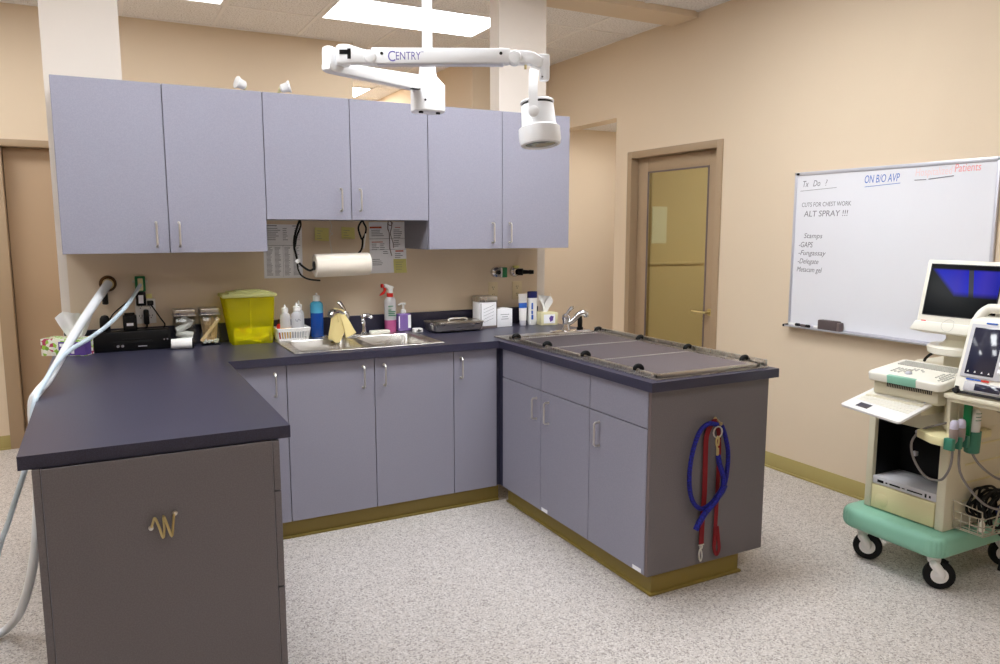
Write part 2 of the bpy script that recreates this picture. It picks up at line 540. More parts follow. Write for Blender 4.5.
# suspended ceiling grid
g = MB()
gx = [0.212 + 0.61 * k for k in range(-7, 5)]
gy = [0.683 + 0.6035 * k for k in range(-12, 3)]
for x in gx:
    if XL < x < XR: g.box((x - .012, YB, H - .005), (x + .012, YF, H + .001))
for y in gy:
    if YB < y < YF: g.box((XL, y - .012, H - .0045), (XR, y + .012, H + .001))
for x in gx:
    if 1.26 < x < 2.31: g.box((x - .012, YF + .1, H - .005), (x + .012, 6.1, H + .001))
for y in [0.683 + 0.6035 * k for k in range(3, 9)]:
    g.box((1.258, y - .012, H - .0045), (2.318, y + .012, H + .001))
g.box((XR - .02, YB, H - .006), (XR, YF, H + .001)).box((XL, YF - .02, H - .006), (1.25, YF, H + .001))
struct(g.obj('trim_2', 'grid', smooth=0))

# baseboards (olive vinyl with a small toe)
def base_run(name, pts):
    b = MB()
    for a, c, n in pts:
        a = V((a[0], a[1], 0)); c = V((c[0], c[1], 0)); n = V((n[0], n[1], 0))
        for th, z0, z1 in ((.006, 0, .098), (.016, 0, .012)):
            p = [a, c, c + n * th, a + n * th]
            lo = [min(q[i] for q in p) for i in range(2)]; hi = [max(q[i] for q in p) for i in range(2)]
            b.box((lo[0], lo[1], z0), (hi[0], hi[1], z1), .002)
    return struct(b.obj(name, 'cove'))
base_run('baseboard_right', [((XR, YB), (XR, DY0 - .05), (-1, 0)), ((XR, DY1 + .05), (XR, OY), (-1, 0))])
base_run('baseboard_far', [((XL, YF), (FX0 - .085, YF), (0, -1)), ((FX1 + .085, YF), (1.258, YF), (0, -1))])
base_run('baseboard_passage', [((2.318, YF), (5.5, YF), (0, -1)), ((XR + .15, 0.74), (5.5, 0.74), (0, -1))])
base_run('baseboard_left', [((XL, YB), (XL, YF), (1, 0))])

# glazed door in the right wall
d1 = struct(bpy.data.objects.new('door_1', None)); COL.objects.link(d1)
d1['label'] = 'taupe framed door with a large tinted glass pane in the right wall'
d1.location = (XR, 0.17, 0)
f = MB()
f.box((XR - .012, DY1 - .002, 0), (XR + .15, DY1 + .05, DZ + .05), .003)
f.box((XR - .012, DY0 - .05, 0), (XR + .15, DY0 + .002, DZ + .05), .003)
f.box((XR - .012, DY0, DZ - .002), (XR + .15, DY1, DZ + .05), .003)
f.box((XR + .10, DY1 - .014, 0), (XR + .12, DY1, DZ)).box((XR + .10, DY0, DZ - .014), (XR + .12, DY1, DZ))
f.obj('door_frame', 'frame', d1)
lx0, lx1 = XR + .055, XR + .097
gy0, gy1, gz0, gz1 = -0.165, 0.505, 0.26, 1.955
f = MB()
f.box((lx0, gy1, .01), (lx1, DY1 - .004, DZ - .004), .003)
f.box((lx0, DY0 + .004, .01), (lx1, gy0, DZ - .004), .003)
f.box((lx0, gy0, gz1), (lx1, gy1, DZ - .004), .003).box((lx0, gy0, .01), (lx1, gy1, gz0), .003)
leaf = f.obj('door_leaf', 'frame', d1)
b = MB()
for a0, a1, c0, c1 in ((gy0, gy0 + .012, gz0, gz1), (gy1 - .012, gy1, gz0, gz1), (gy0, gy1, gz1 - .012, gz1), (gy0, gy1, gz0, gz0 + .012)):
    b.box((lx0 - .004, a0, c0), (lx0 + .006, a1, c1), .002)
b.obj('glazing_bead', 'edge', leaf)
BOX('glass_pane', 'doorglass', (lx0 + .018, gy0 + .001, gz0 + .001), (lx0 + .024, gy1 - .001, gz1 - .001), leaf)
h = MB().cyl((lx0, -0.225, .935), (lx0 - .012, -0.225, .935), .026).tube([(lx0 - .01, -0.225, .935), (lx0 - .055, -0.225, .935), (lx0 - .062, -0.20, .935), (lx0 - .06, -0.10, .935)], .009)
h.obj('door_handle', 'brass', leaf)
# pale notice on the wall beyond the glass
tag(BOX('notice', 'paper', (3.392, 0.735, 1.40), (3.545, 0.74, 1.70)), 'pale notice seen through the glass of the taupe door', 'notice')

# tan door in the far wall
d2 = struct(bpy.data.objects.new('door_2', None)); COL.objects.link(d2)
d2['label'] = 'plain tan door in the far wall beyond the left pillar'
d2.location = ((FX0 + FX1) / 2, YF, 0)
f = MB()
f.box((FX0 - .085, YF - .014, 0), (FX0, YF + .12, 2.112), .003).box((FX1, YF - .014, 0), (FX1 + .085, YF + .12, 2.112), .003)
f.box((FX0 - .085, YF - .014, 2.066), (FX1 + .085, YF + .12, 2.112), .003)
f.obj('door_frame', 'frame', d2)
lf = BOX('door_leaf', 'leaf', (FX0 + .004, YF + .075, .015), (FX1 - .004, YF + .115, 2.064), d2, .003)
MB().cyl((FX1 - .09, YF + .075, .95), (FX1 - .09, YF + .03, .95), .012).sphere((FX1 - .09, YF + .02, .95), .028).obj('door_knob', 'nickel', lf)
MB().cyl((FX0 + .06, YF + .07, .06), (FX0 + .06, YF + .03, .06), .012).sphere((FX0 + .06, YF + .025, .06), .02).obj('door_stop', 'rubber', d2)

# ceiling lights
LV = {'A': 8.0, 'B': 4.0, 'C': 27.5, 'D': 18.5, 'E': 7.0, 'F': 15.0, 'G': 16.0, 'H': 11.0, 'I': 24.0}   # tube output of each bank
def lit(k):
    if 'diffuser' + k not in M:
        M['diffuser' + k] = mat('light_diffuser', (255, 255, 255), 0.6, emit=(248, 252, 255), estr=LV[k])
    return 'diffuser' + k
def troffer(bank, x0, y0, x1, y1, label, z=H, group=None):
    t = thing('ceiling_light', label, 'ceiling light', ((x0 + x1) / 2, (y0 + y1) / 2, z), group)
    f = MB()
    for a, c in (((x0, y0), (x1, y0 + .022)), ((x0, y1 - .022), (x1, y1)), ((x0, y0), (x0 + .022, y1)), ((x1 - .022, y0), (x1, y1))):
        f.box((a[0], a[1], z - .010), (c[0], c[1], z + .002), .002)
    f.obj('frame', 'grid', t)
    BOX('diffuser', lit(bank), (x0 + .022, y0 + .022, z - .007), (x1 - .022, y1 - .022, z - .001), t)
    return t
ya, yb_ = 0.683 + .012, 1.2865 - .012
troffer('A', .834, ya, 2.030, yb_, 'long lit ceiling panel behind the white lamp pole')
troffer('B', -.996, ya, .20, yb_, 'lit ceiling panel at the top edge above the left wall cabinet')
troffer('I', .834, 3.70, 2.030, 4.28, 'lit ceiling panel in the corridor past the far wall')
for bank, x0, y0 in (('C', .834, -1.73), ('D', -.996, -1.73), ('E', .834, -4.15), ('E', -.996, -4.15), ('F', -2.83, -1.73), ('F', -2.83, .695)):
    troffer(bank, x0, y0, x0 + 1.196, y0 + .58, 'lit ceiling panel over the near half of the room', group='ceiling panels over the near half of the room')
troffer('G', 3.30, .87, 3.88, 1.22, 'lit ceiling panel in the side passage beyond the opening', z=2.445)
troffer('H', 3.7, -0.6, 4.9, 0.0, 'lit ceiling panel in the room beyond the glazed door', z=2.445)

# ------------------------------------------------------------------ cabinets
def handle(parent, c, n, L=.106, out=.028):
    """vertical bar pull centred at c, standing off along n"""
    c = V(c); n = V(n); u = V((0, 0, 1))
    p = [c + u * L / 2, c + u * L / 2 + n * (out - .006), c + u * (L / 2 - .006) + n * out, c - u * (L / 2 - .006) + n * out, c - u * L / 2 + n * (out - .006), c - u * L / 2]
    m = MB().tube(p, .0048, n=8, sub=1)
    for s in (1, -1):
        m.cyl(c + u * s * L / 2, c + u * s * L / 2 + n * .003, .007, n=10)
    return m.obj('handle', 'nickel', parent)

X0, X1, X2, X3, X4, X5, X6 = -.7742, -.3308, .1179, .5513, .9834, 1.4401, 1.8961
YU, ZT, ZM, ZO = -.3305, 2.1774, 1.5615, 1.4025
G = .0018
def wall_cab(a, mid, b, z0, hz, ha, hb, label):
    t = thing('wall_cabinet', label, 'wall cabinet', ((a + b) / 2, -.14, z0), 'grey wall cabinets over the counter')
    yb = YU + .019
    c = MB()
    for bx in (((a, yb + .002, z0), (a + .018, YW, ZT)), ((b - .018, yb + .002, z0), (b, YW, ZT)), ((a + .018, yb + .003, ZT - .019), (b - .018, YW, ZT - .001)), ((a + .018, yb + .003, z0 + .001), (b - .018, YW, z0 + .019)), ((a + .018, YW - .008, z0 + .019), (b - .018, YW - .001, ZT - .019)), ((mid - .009, yb + .03, z0 + .019), (mid + .009, YW - .008, ZT - .019))):
        c.box(*bx)
    c.obj('body', 'carcass', t, smooth=0)
    for p, q, hx in ((a, mid, ha), (mid, b, hb)):
        d = BOX('door', 'laminate', (p + G, YU, z0 + .001), (q - G, yb, ZT - .001), t, .0012, 1)
        handle(d, (hx, YU, hz), (0, -1, 0), .11)
    return t
wall_cab(X0, X1, X2, ZO, 1.490, -.386, -.287, 'leftmost tall grey wall cabinet with two doors by the left pillar')
wall_cab(X2, X3, X4, ZM, 1.665, .495, .597, 'short grey wall cabinet with two doors above the paper towel roll')
wall_cab(X4, X5, X6, ZO, 1.494, 1.376, 1.487, 'tall grey wall cabinet with two doors by the right pillar')

ZC, ZTOP, ZK = .8755, .914, .0939
YBF = -.6104
XI = 1.282
# back run: doors face -y
def back_unit(a, b, doors, label, fill=None):
    t = thing('base_cabinet', label, 'base cabinet', ((a + b) / 2, -.28, 0), 'grey base cabinets under the worktop')
    c = MB()
    yb = YBF + .019
    for bx in (((a, yb + .002, ZK), (a + .018, YW - .0005, ZC - .14)), ((b - .018, yb + .002, ZK), (b, YW - .0005, ZC - .14)), ((a + .018, yb + .003, ZK + .001), (b - .018, YW, ZK + .019)), ((a + .001, yb + .003, ZC - .139), (b - .001, yb + .02, ZC - .001)), ((a + .018, YW - .01, ZK + .019), (b - .018, YW - .001, ZC - .14))):
        c.box(*bx)
    c.obj('body', 'gap', t, smooth=0)
    for p, q, hx in doors:
        d = BOX('door', 'laminate', (p + G, YBF, ZK), (q - G, yb, ZC - .004), t, .0012, 1)
        handle(d, (hx, YBF, .782), (0, -1, 0))
    k = MB().box((a, -.58, 0), (b, -.565, ZK)).box((a, -.592, 0), (b, -.58, .012), .004)
    k.obj('toe_kick', 'toe', t)
    if fill:
        MB().box((fill[0], YBF + .012, ZK), (fill[1], YBF + .03, ZC - .002)).box((XI + .001, -.6335, ZK), (XI + .018, YBF + .03, ZC - .002)).obj('filler_strip', 'navyfill', t)
    return t
M['navyfill'] = mat('navy_filler', (52, 52, 72), 0.5)
back_unit(-.139, .1267, [(-.139, .1267, .071)], 'narrow grey base cabinet beside the left peninsula')
back_unit(.1267, .9993, [(.1267, .5627, .503), (.5627, .9993, .613)], 'two door grey base cabinet under the double sink')
back_unit(.9993, 1.2815, [(.9993, 1.2584, 1.041)], 'narrow grey base cabinet in the corner by the island', fill=(1.2584, 1.2815))

# island: fronts face -x
XI = 1.282
YE = -1.9005
def island_unit(y1, y0, fronts, label, last=False, stickers=()):
    """y1 far end, y0 near end"""
    t = thing('base_cabinet', label, 'base cabinet', (1.60, (y0 + y1) / 2, 0), 'grey base cabinets under the worktop')
    xb = XI + .019
    c = MB()
    y_near = y0
    if last: y0 = y0 + .0195
    for bx in (((xb + .002, y0, ZK), (1.927, y0 + .018, .72)), ((xb + .002, y1 - .018, ZK), (1.927, y1, .72)), ((xb + .003, y0 + .018, ZK + .001), (1.909, y1 - .018, ZK + .019)), ((xb + .003, y0 + .001, .721), (xb + .02, y1 - .001, ZC - .001)), ((1.9271 - .017, y0 + .001, .721), (1.9271, y1 - .001, ZC - .001)), ((1.9271 - .017, y0 + .018, ZK), (1.9271, y1 - .018, .721))):
        c.box(*bx)
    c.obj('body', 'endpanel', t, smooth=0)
    y0 = y_near
    for (a, b, hy) in fronts:
        BOX('drawer_front', 'laminate', (XI, b + G, .7146 + .002), (xb, a - G, ZC - .004), t, .0012, 1)
        d = BOX('door', 'laminate', (XI, b + G, ZK), (xb, a - G, .7146 - .002), t, .0012, 1)
        handle(d, (XI, hy, .616), (-1, 0, 0))
    for sy in stickers:
        s = BOX('door_bumper_tag', 'paper', (XI - .0012, sy - .028, ZK + .003), (XI, sy + .028, ZK + .02), t)
    k = MB().box((1.3178, y0 + (.016 if last else 0), 0), (1.8043, y1, ZK)).box((1.306, y0 + (.004 if last else 0), 0), (1.8163, y1, .012), .004)
    k.obj('toe_kick', 'toe', t)
    if last:
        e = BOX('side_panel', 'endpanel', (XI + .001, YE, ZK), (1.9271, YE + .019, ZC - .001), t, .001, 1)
        BOX('edge_band', 'edge', (XI, YE + .001, ZK), (XI + .0012, YE + .018, ZC - .002), e)
    return t
island_unit(-.632, -1.4701, [(-.634, -1.0417, -1.0), (-1.0417, -1.4701, -1.117)], 'two door grey island cabinet nearest the back corner', stickers=(-1.085,))
island_unit(-1.4701, YE, [(-1.4701, YE + .02, -1.546)], 'end grey island cabinet with the leashes on its side panel', True, stickers=(-1.832,))

# peninsula: fronts face +x
PX0, PX1, PYE = -.8249, -.1762, -1.926
def pen_common(y0, y1, label):
    t = thing('base_cabinet', label, 'base cabinet', (-.5, (y0 + y1) / 2, 0), 'grey base cabinets under the worktop')
    c = MB()
    xf = PX1 - .021
    for bx in (((PX0 + .02, y0 + .0, ZK), (xf, y0 + .018, ZC - .001)), ((PX0 + .02, y1 - .018, ZK), (xf, y1, ZC - .001)), ((PX0 + .021, y0 + .018, ZK + .001), (xf - .001, y1 - .018, ZK + .019))):
        c.box(*bx)
    c.obj('body', 'carcass', t, smooth=0)
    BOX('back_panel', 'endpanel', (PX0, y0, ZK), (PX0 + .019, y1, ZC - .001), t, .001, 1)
    k = MB().box((PX0 + .05, y0 + .05, 0), (PX1 - .07, y1, ZK)).box((PX0 + .04, y0 + .04, 0), (PX1 - .06, y1, .012), .004)
    k.obj('toe_kick', 'toe', t)
    return t
t = pen_common(PYE + .002, -1.42, 'near grey drawer cabinet of the peninsula with the coil hook on its end')
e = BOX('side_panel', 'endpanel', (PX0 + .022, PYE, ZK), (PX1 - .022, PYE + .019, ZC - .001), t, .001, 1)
for z0, z1 in ((ZK, .4027), (.4027, .715), (.715, ZC - .002)):
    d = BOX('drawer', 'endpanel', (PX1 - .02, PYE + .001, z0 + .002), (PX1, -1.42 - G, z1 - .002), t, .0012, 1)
    c = V((PX1, -1.67, (z0 + z1) / 2 + .03)); L = .1
    MB().tube([c + V((0, -L / 2, 0)), c + V((.024, -L / 2, 0)), c + V((.024, L / 2, 0)), c + V((0, L / 2, 0))], .0048, sub=1).obj('handle', 'nickel', d)
t = pen_common(-1.42, -.60, 'far grey door cabinet of the peninsula running to the back counter')
for a, b, hy in ((-1.42, -1.02, -1.06), (-1.02, -.63, -.98)):
    d = BOX('door', 'laminate', (PX1 - .02, a + G, ZK), (PX1, b - G, ZC - .004), t, .0012, 1)
    handle(d, (PX1, hy, .782), (1, 0, 0))
t['label'] = 'far grey door cabinet of the peninsula running to the back counter'

# ------------------------------------------------------------------ worktop (one U with openings for sink and tub)
wt = thing('worktop', 'dark charcoal U shaped worktop over the grey base cabinets', 'worktop', (.5, -.3, ZC))
SK = (.196, .950, -.548, -.130)       # sink cutout x0,x1,y0,y1
TB = (1.335, 1.885, -1.86, -.66)      # tub cutout
XS = sorted({-.8568, -.1398, SK[0], SK[1], 1.2595, TB[0], TB[1], 1.9558})
YS = sorted({-1.9286, -1.9152, TB[2], -.6323, TB[3], SK[2], SK[3], YW - .001})
def inside(x, y):
    if SK[0] < x < SK[1] and SK[2] < y < SK[3]: return False
    if TB[0] < x < TB[1] and TB[2] < y < TB[3]: return False
    if x < -.1398: return y > -1.9152
    if x > 1.2595: return True
    return y > -.6323
m = MB()
vt = {}
def vv(x, y, z):
    k = (round(x, 5), round(y, 5), round(z, 5))
    if k not in vt: vt[k] = m.bm.verts.new(k)
    return vt[k]
cell = {(i, j): inside((XS[i] + XS[i + 1]) / 2, (YS[j] + YS[j + 1]) / 2) for i in range(len(XS) - 1) for j in range(len(YS) - 1)}
for (i, j), on in cell.items():
    if not on: continue
    a, b, c, d = XS[i], XS[i + 1], YS[j], YS[j + 1]
    for z in (ZC, ZTOP):
        m.bm.faces.new((vv(a, c, z), vv(b, c, z), vv(b, d, z), vv(a, d, z)))
    for di, dj, p, q in ((-1, 0, (a, c), (a, d)), (1, 0, (b, c), (b, d)), (0, -1, (a, c), (b, c)), (0, 1, (a, d), (b, d))):
        if not cell.get((i + di, j + dj), False):
            m.bm.faces.new((vv(*p, ZC), vv(*q, ZC), vv(*q, ZTOP), vv(*p, ZTOP)))
m.obj('top', 'worktop', wt, smooth=0)
BOX('backsplash', 'worktop', (WL + .003, YW - .020, ZTOP), (1.898, YW - .001, 1.016), wt, .002, 1)

# ------------------------------------------------------------------ sinks and taps
def rrect(cx, cy, hx, hy, r, z, n=5):
    pts = []
    for sx, sy, a0 in ((1, 1, 0), (-1, 1, 90), (-1, -1, 180), (1, -1, 270)):
        for k in range(n + 1):
            a = math.radians(a0 + 90 * k / n)
            pts.append(V((cx + sx * (hx - r) + r * math.cos(a), cy + sy * (hy - r) + r * math.sin(a), z)))
    return pts
def bowl(x0, x1, y0, y1, depth, ztop, name, parent, drain=True, m='steel'):
    cx, cy, hx, hy = (x0 + x1) / 2, (y0 + y1) / 2, (x1 - x0) / 2, (y1 - y0) / 2
    b = MB()
    rings = [rrect(cx, cy, hx + .004, hy + .004, .05, ztop - .002), rrect(cx, cy, hx, hy, .05, ztop), rrect(cx, cy, hx - .004, hy - .004, .048, ztop - .006), rrect(cx, cy, hx - .014, hy - .014, .05, ztop - depth + .03), rrect(cx, cy, hx - .04, hy - .04, .05, ztop - depth),
             rrect(cx, cy, .03, .03, .029, ztop - depth - .004)]
    b.ring_loft(rings, closed_ends=False)
    b.bm.faces.new([b.bm.verts.new(p) for p in rrect(cx, cy, .031, .031, .029, ztop - depth - .005)])
    o = b.obj(name, m, parent)
    if drain:
        MB().lathe((cx, cy, ztop - depth - .006), [(.001, .002), (.02, .003), (.034, .006), (.036, .004), (.03, 0)], 20).obj('drain', 'chrome', o)
    return o
def rim_plate(outer, holes, z, th, name, parent, m='steel'):
    """flat rim with rectangular rounded holes, made of strips"""
    b = MB()
    x0, x1, y0, y1 = outer
    xs = [x0] + [v for h in holes for v in (h[0], h[1])] + [x1]
    hy0, hy1 = holes[0][2], holes[0][3]
    for i in range(0, len(xs) - 1, 2):
        b.box((xs[i], y0, z), (xs[i + 1], y1, z + th), .0016, 1)
    for h in holes:
        b.box((h[0] - .001, y0, z), (h[1] + .001, hy0, z + th), .0016, 1)
        b.box((h[0] - .001, hy1, z), (h[1] + .001, y1, z + th), .0016, 1)
    return b.obj(name, m, parent)

sk = thing('double_sink', 'stainless steel double bowl sink set into the back worktop', 'sink', (.573, -.33, ZTOP))
b1 = (.222, .545, -.535, -.145); b2 = (.600, .926, -.535, -.145)
rim_plate((.178, .968, -.566, -.045), [b1, b2], ZTOP, .005, 'rim', sk)
bowl(*b1, .17, ZTOP + .005, 'bowl', sk); bowl(*b2, .17, ZTOP + .005, 'bowl', sk)

ft = thing('kitchen_faucet', 'chrome single lever tap behind the double sink', 'tap', (.545, -.085, ZTOP + .005))
MB().box((.43, -.115, ZTOP + .005), (.66, -.055, ZTOP + .014), .004).obj('base_plate', 'chrome', ft)
MB().lathe((.572, -.085, ZTOP + .012), [(.026, 0), (.026, .012), (.02, .03), (.019, .075), (.025, .082), (.025, .11), (.018, .128), (.004, .134)], 20).obj('body', 'chrome', ft)
MB().tube([(.572, -.085, ZTOP + .085), (.548, -.125, ZTOP + .13), (.508, -.168, ZTOP + .153), (.468, -.205, ZTOP + .155), (.450, -.222, ZTOP + .138)], [.014, .0135, .013, .018, .017], n=12).obj('spout', 'chrome', ft)
MB().tube([(.572, -.085, ZTOP + .135), (.562, -.085, ZTOP + .165), (.545, -.085, ZTOP + .192), (.532, -.085, ZTOP + .2)], [.011, .009, .010, .008], n=10).obj('lever', 'chrome', ft)

t = thing('side_spray', 'small chrome hooked spout between the tap and the soap bottles', 'tap', (.685, -.075, ZTOP + .005))
MB().lathe((.680, -.075, ZTOP + .005), [(.022, 0), (.022, .008), (.015, .016), (.012, .05), (.013, .072), (.008, .08)], 16).obj('stem', 'chrome', t)
MB().tube([(.680, -.075, ZTOP + .07), (.673, -.08, ZTOP + .095), (.680, -.09, ZTOP + .112), (.705, -.10, ZTOP + .114), (.723, -.11, ZTOP + .1)], [.011, .013, .014, .012, .009], n=10).obj('spout', 'chrome', t)
tag(MB().lathe((.455, -.08, ZTOP + .005), [(.02, 0), (.02, .006), (.014, .012), (.004, .014)], 16).obj('sink_hole_cover', 'chrome', origin=(.455, -.08, ZTOP + .005)), 'small chrome cap on the sink rim beside the blue bottle', 'cap')

# cream cloth draped over the spout
import math as _m
nu, nv = 22, 16
def cloth_pt(u, v, side):
    """u along the spout (0 near its end), v down the flap, side -1 towards the room, +1 towards the wall"""
    R = V((.478, -.200, ZTOP + .176)).lerp(V((.548, -.128, ZTOP + .160)), u)
    gap = _m.exp(-((u - .56) / .07) ** 2)
    ripple = .009 * _m.sin(17 * u + 3 * v) + .004 * _m.sin(9 * v + 7 * u)
    if side < 0:
        dx = -.022 * v * (1 - u * 2) + .02 * v * u * 2 if u < .5 else .02 * v + .066 * v * (u - .5) / .5
        drop = v * ((.176 - .01 * _m.cos(9 * u)) * (1 - .30 * gap) if u < .5 else (.176 - .045 * (u - .5) / .5) * (1 - .30 * gap))
        n = V((-.55, -.60, 0))
        return R + V((dx, 0, -drop)) + n * (.018 * min(1, v * 4) + .012 * v - .045 * v * gap + ripple * v)
    n = V((.55, .60, 0))
    return R + V((.01 * v, 0, -.075 * v)) + n * (.018 * min(1, v * 4) + .006 * v + ripple * v)
grid = [[cloth_pt(j / nu, i / 7, 1) for j in range(nu + 1)] for i in range(7, 0, -1)]
grid += [[cloth_pt(j / nu, 0, -1) for j in range(nu + 1)]]
grid += [[cloth_pt(j / nu, i / nv, -1) for j in range(nu + 1)] for i in range(1, nv + 1)]
tag(MB().sheet(grid, .0025).obj('cloth', 'cloth', smooth=70), 'cream cloth draped over the tap spout above the double sink', 'cloth')

# ------------------------------------------------------------------ island tub, rack, tap
M['rackrod'] = mat('dull_steel_rod', (150, 140, 142), 0.42, 0.85)
tb = thing('wet_table_tub', 'stainless steel tub set into the island worktop under the rack', 'tub', (1.61, -1.2, ZTOP))
hole = (1.365, 1.865, -1.835, -.675)
rim_plate((1.305, 1.925, -1.895, -.48), [hole], ZTOP, .006, 'rim', tb)
bowl(*hole, .12, ZTOP + .006, 'basin', tb)
MB().box((1.903, -1.89, ZTOP + .005), (1.926, -.60, ZTOP + .036), .004).obj('side_rail', 'steel', tb)
rk = thing('tub_rack', 'stainless rod rack with black tie hooks lying over the island tub', 'rack', (1.6, -1.24, ZTOP + .006))
z0 = ZTOP + .010
rx0, rx1, ry0, ry1 = 1.318, 1.882, -1.888, -.640
f = MB()
for a, b in (((rx0, ry0), (rx0 + .02, ry1)), ((rx1 - .02, ry0), (rx1, ry1)), ((rx0, ry0), (rx1, ry0 + .022)), ((rx0, ry1 - .022), (rx1, ry1))):
    f.box((a[0], a[1], z0 - .003), (b[0], b[1], z0 + .012), .003)
f.obj('frame', 'steel', rk)
r = MB()
n = 46
for k in range(n):
    x = rx0 + .026 + (rx1 - rx0 - .052) * k / (n - 1)
    r.tube([(x, ry0 + .02, z0 + .003), (x, ry1 - .02, z0 + .003)], .0028, n=6, sub=1)
r.obj('rods', 'rackrod', rk)
c = MB()
for y in (ry0 + .035, ry0 + .43, ry0 + .83, ry1 - .06):
    for k in range(n):
        x = rx0 + .026 + (rx1 - rx0 - .052) * k / (n - 1)
        c.box((x - .0036, y - .004, z0 + .001), (x + .0036, y + .004, z0 + .0075), .0012, 1)
    c.box((rx0 + .02, y - .003, z0 - .004), (rx1 - .02, y + .003, z0 + .001))
c.obj('cross_bars', 'nickel', rk)
def tie_hook(x, y, side):
    """black rubber covered hook arching over the rack frame; side=-1 left edge, +1 right edge"""
    h = MB()
    s = side
    h.tube([(x - s * .012, y, z0 + .004), (x - s * .014, y, z0 + .014), (x - s * .004, y, z0 + .024), (x + s * .012, y, z0 + .025), (x + s * .022, y, z0 + .018), (x + s * .022, y, z0 + .010)], [.009, .0105, .0105, .010, .009, .007], n=10)
    o = h.obj('tie_hook', 'rubber', rk)
    MB().tube([(x + s * .022, y, z0 + .012), (x + s * .020, y, z0 + .001), (x + s * .012, y, z0 - .001)], .005, n=8).obj('hook_tip', 'chrome', o)
for y in (-.700, -1.02, -1.36, -1.75): tie_hook(rx0 + .016, y, -1)
for y in (-.665, -1.05, -1.42, -1.79): tie_hook(rx1 + .004, y, 1)

t = thing('tub_faucet', 'chrome gooseneck tap at the far end of the island tub', 'tap', (1.79, -.53, ZTOP + .006))
MB().box((1.66, -.56, ZTOP + .006), (1.905, -.50, ZTOP + .016), .005).obj('base_plate', 'chrome', t)
MB().lathe((1.755, -.53, ZTOP + .014), [(.026, 0), (.026, .01), (.02, .022), (.02, .06), (.024, .07), (.022, .09), (.01, .1)], 20).obj('body', 'chrome', t)
MB().tube([(1.757, -.53, ZTOP + .05), (1.79, -.55, ZTOP + .075), (1.815, -.565, ZTOP + .105), (1.838, -.575, ZTOP + .118), (1.856, -.582, ZTOP + .112), (1.860, -.584, ZTOP + .094)], [.017, .016, .016, .018, .018, .015], n=12).obj('spout', 'chrome', t)
MB().tube([(1.755, -.53, ZTOP + .1), (1.775, -.525, ZTOP + .125), (1.80, -.515, ZTOP + .142), (1.815, -.51, ZTOP + .146)], [.011, .009, .011, .009], n=10).obj('lever', 'chrome', t)
t = thing('rinse_sprayer', 'black hand sprayer standing beside the island tap', 'sprayer', (1.862, -.515, ZTOP + .016))
MB().lathe((1.862, -.515, ZTOP + .014), [(.02, 0), (.02, .01), (.014, .016), (.015, .05), (.012, .085), (.014, .1)], 16).obj('body', 'black', t)
MB().tube([(1.862, -.515, ZTOP + .1), (1.868, -.525, ZTOP + .115), (1.884, -.54, ZTOP + .108)], [.012, .011, .008], n=10).obj('nozzle', 'black', t)

# ------------------------------------------------------------------ things on the counter, left to right
Z = ZTOP
# patterned tissue box
R = Matrix.Translation((-.785, -.055, Z)) @ Matrix.Rotation(math.radians(-28), 4, 'Z')
t = thing('tissue_box', 'floral tissue box with a tall white tissue at the left end of the back counter', 'tissue box', (-.785, -.055, Z))
MB().box((-.105, -.055, 0), (.105, .055, .082), .002, mtx=R).obj('carton', 'floral', t)
BOX_P = MB().box((-.02, -.0556, .004), (.1056, .0, .068), .0, mtx=R).obj('printed_panel', 'purple_dk', t)
p = MB()
for k in range(3): p.box((.0 + k * .02, -.0566, .012), (.014 + k * .02, -.055, .034), mtx=R)
p.box((-.014, -.0566, .046), (.05, -.055, .06), mtx=R)
p.obj('print', 'paper', t)
def tissue(name, base, w, h, parent, seed, lean=0.0):
    rnd = random.Random(seed)
    g = []
    for i in range(9):
        v = i / 8
        row = []
        for j in range(11):
            u = j / 10 * 2 - 1
            ww = w * (.35 + .65 * v ** .8)
            x = u * ww / 2 + lean * v
            y = .022 * math.sin(3.4 * u + 4 * v) * (.4 + v) + .012 * math.sin(8 * u)
            z = h * v * (1 - .22 * abs(math.sin(2.2 * u + .6)) * v) + .01 * math.sin(7 * u) * v
            row.append(V(base) + V((x, y, z)))
        g.append(row)
    return MB().sheet(g, .0012).obj(name, 'tissue', parent, smooth=60)
tissue('tissue', (-.752, -.05, Z + .076), .17, .14, t, 1)

# black radio and what stands behind it
t = thing('radio', 'flat black radio cassette player lying on the back counter below the power outlet', 'radio', (-.5, -.02, Z))
MB().box((-.685, -.085, Z), (-.335, .026, Z + .098), .006).obj('case', 'black', t)
f = MB().box((-.60, -.088, Z + .034), (-.42, -.084, Z + .05), .001).box((-.55, -.088, Z + .058), (-.45, -.084, Z + .062), .001)
f.obj('tape_slot', 'rubber', t)
for x in (-.575, -.555): MB().cyl((x, -.084, Z + .028), (x, -.094, Z + .028), .007, n=12).obj('knob', 'chrome', t)
for x in (-.365, -.35): MB().cyl((x, -.084, Z + .05), (x, -.09, Z + .05), .004, n=10).obj('button', 'chrome', t)
MB().box((-.485, -.0862, Z + .02), (-.445, -.0845, Z + .024)).obj('logo_strip', 'alu', t)
t = thing('hair_clipper', 'round topped black clipper standing behind the radio', 'clipper', (-.625, -.03, Z + .098))
MB().lathe((-.625, -.03, Z + .098), [(.024, 0), (.024, .05), (.022, .066), (.014, .078), (.002, .082)], 18, sy=.8).obj('body', 'black', t)
MB().tube([(-.605, -.03, Z + .15), (-.585, .02, Z + .18), (-.53, .035, Z + .225), (-.48, .035, Z + .262)], .003, n=6).obj('cord', 'rubber', t)
t = thing('handset_charger', 'square black charger with a white label behind the radio', 'charger', (-.513, -.03, Z + .098))
MB().box((-.545, -.05, Z + .098), (-.483, -.01, Z + .175), .005).obj('body', 'black', t)
MB().box((-.538, -.045, Z + .172), (-.49, -.015, Z + .186), .004).obj('cradle', 'black', t)
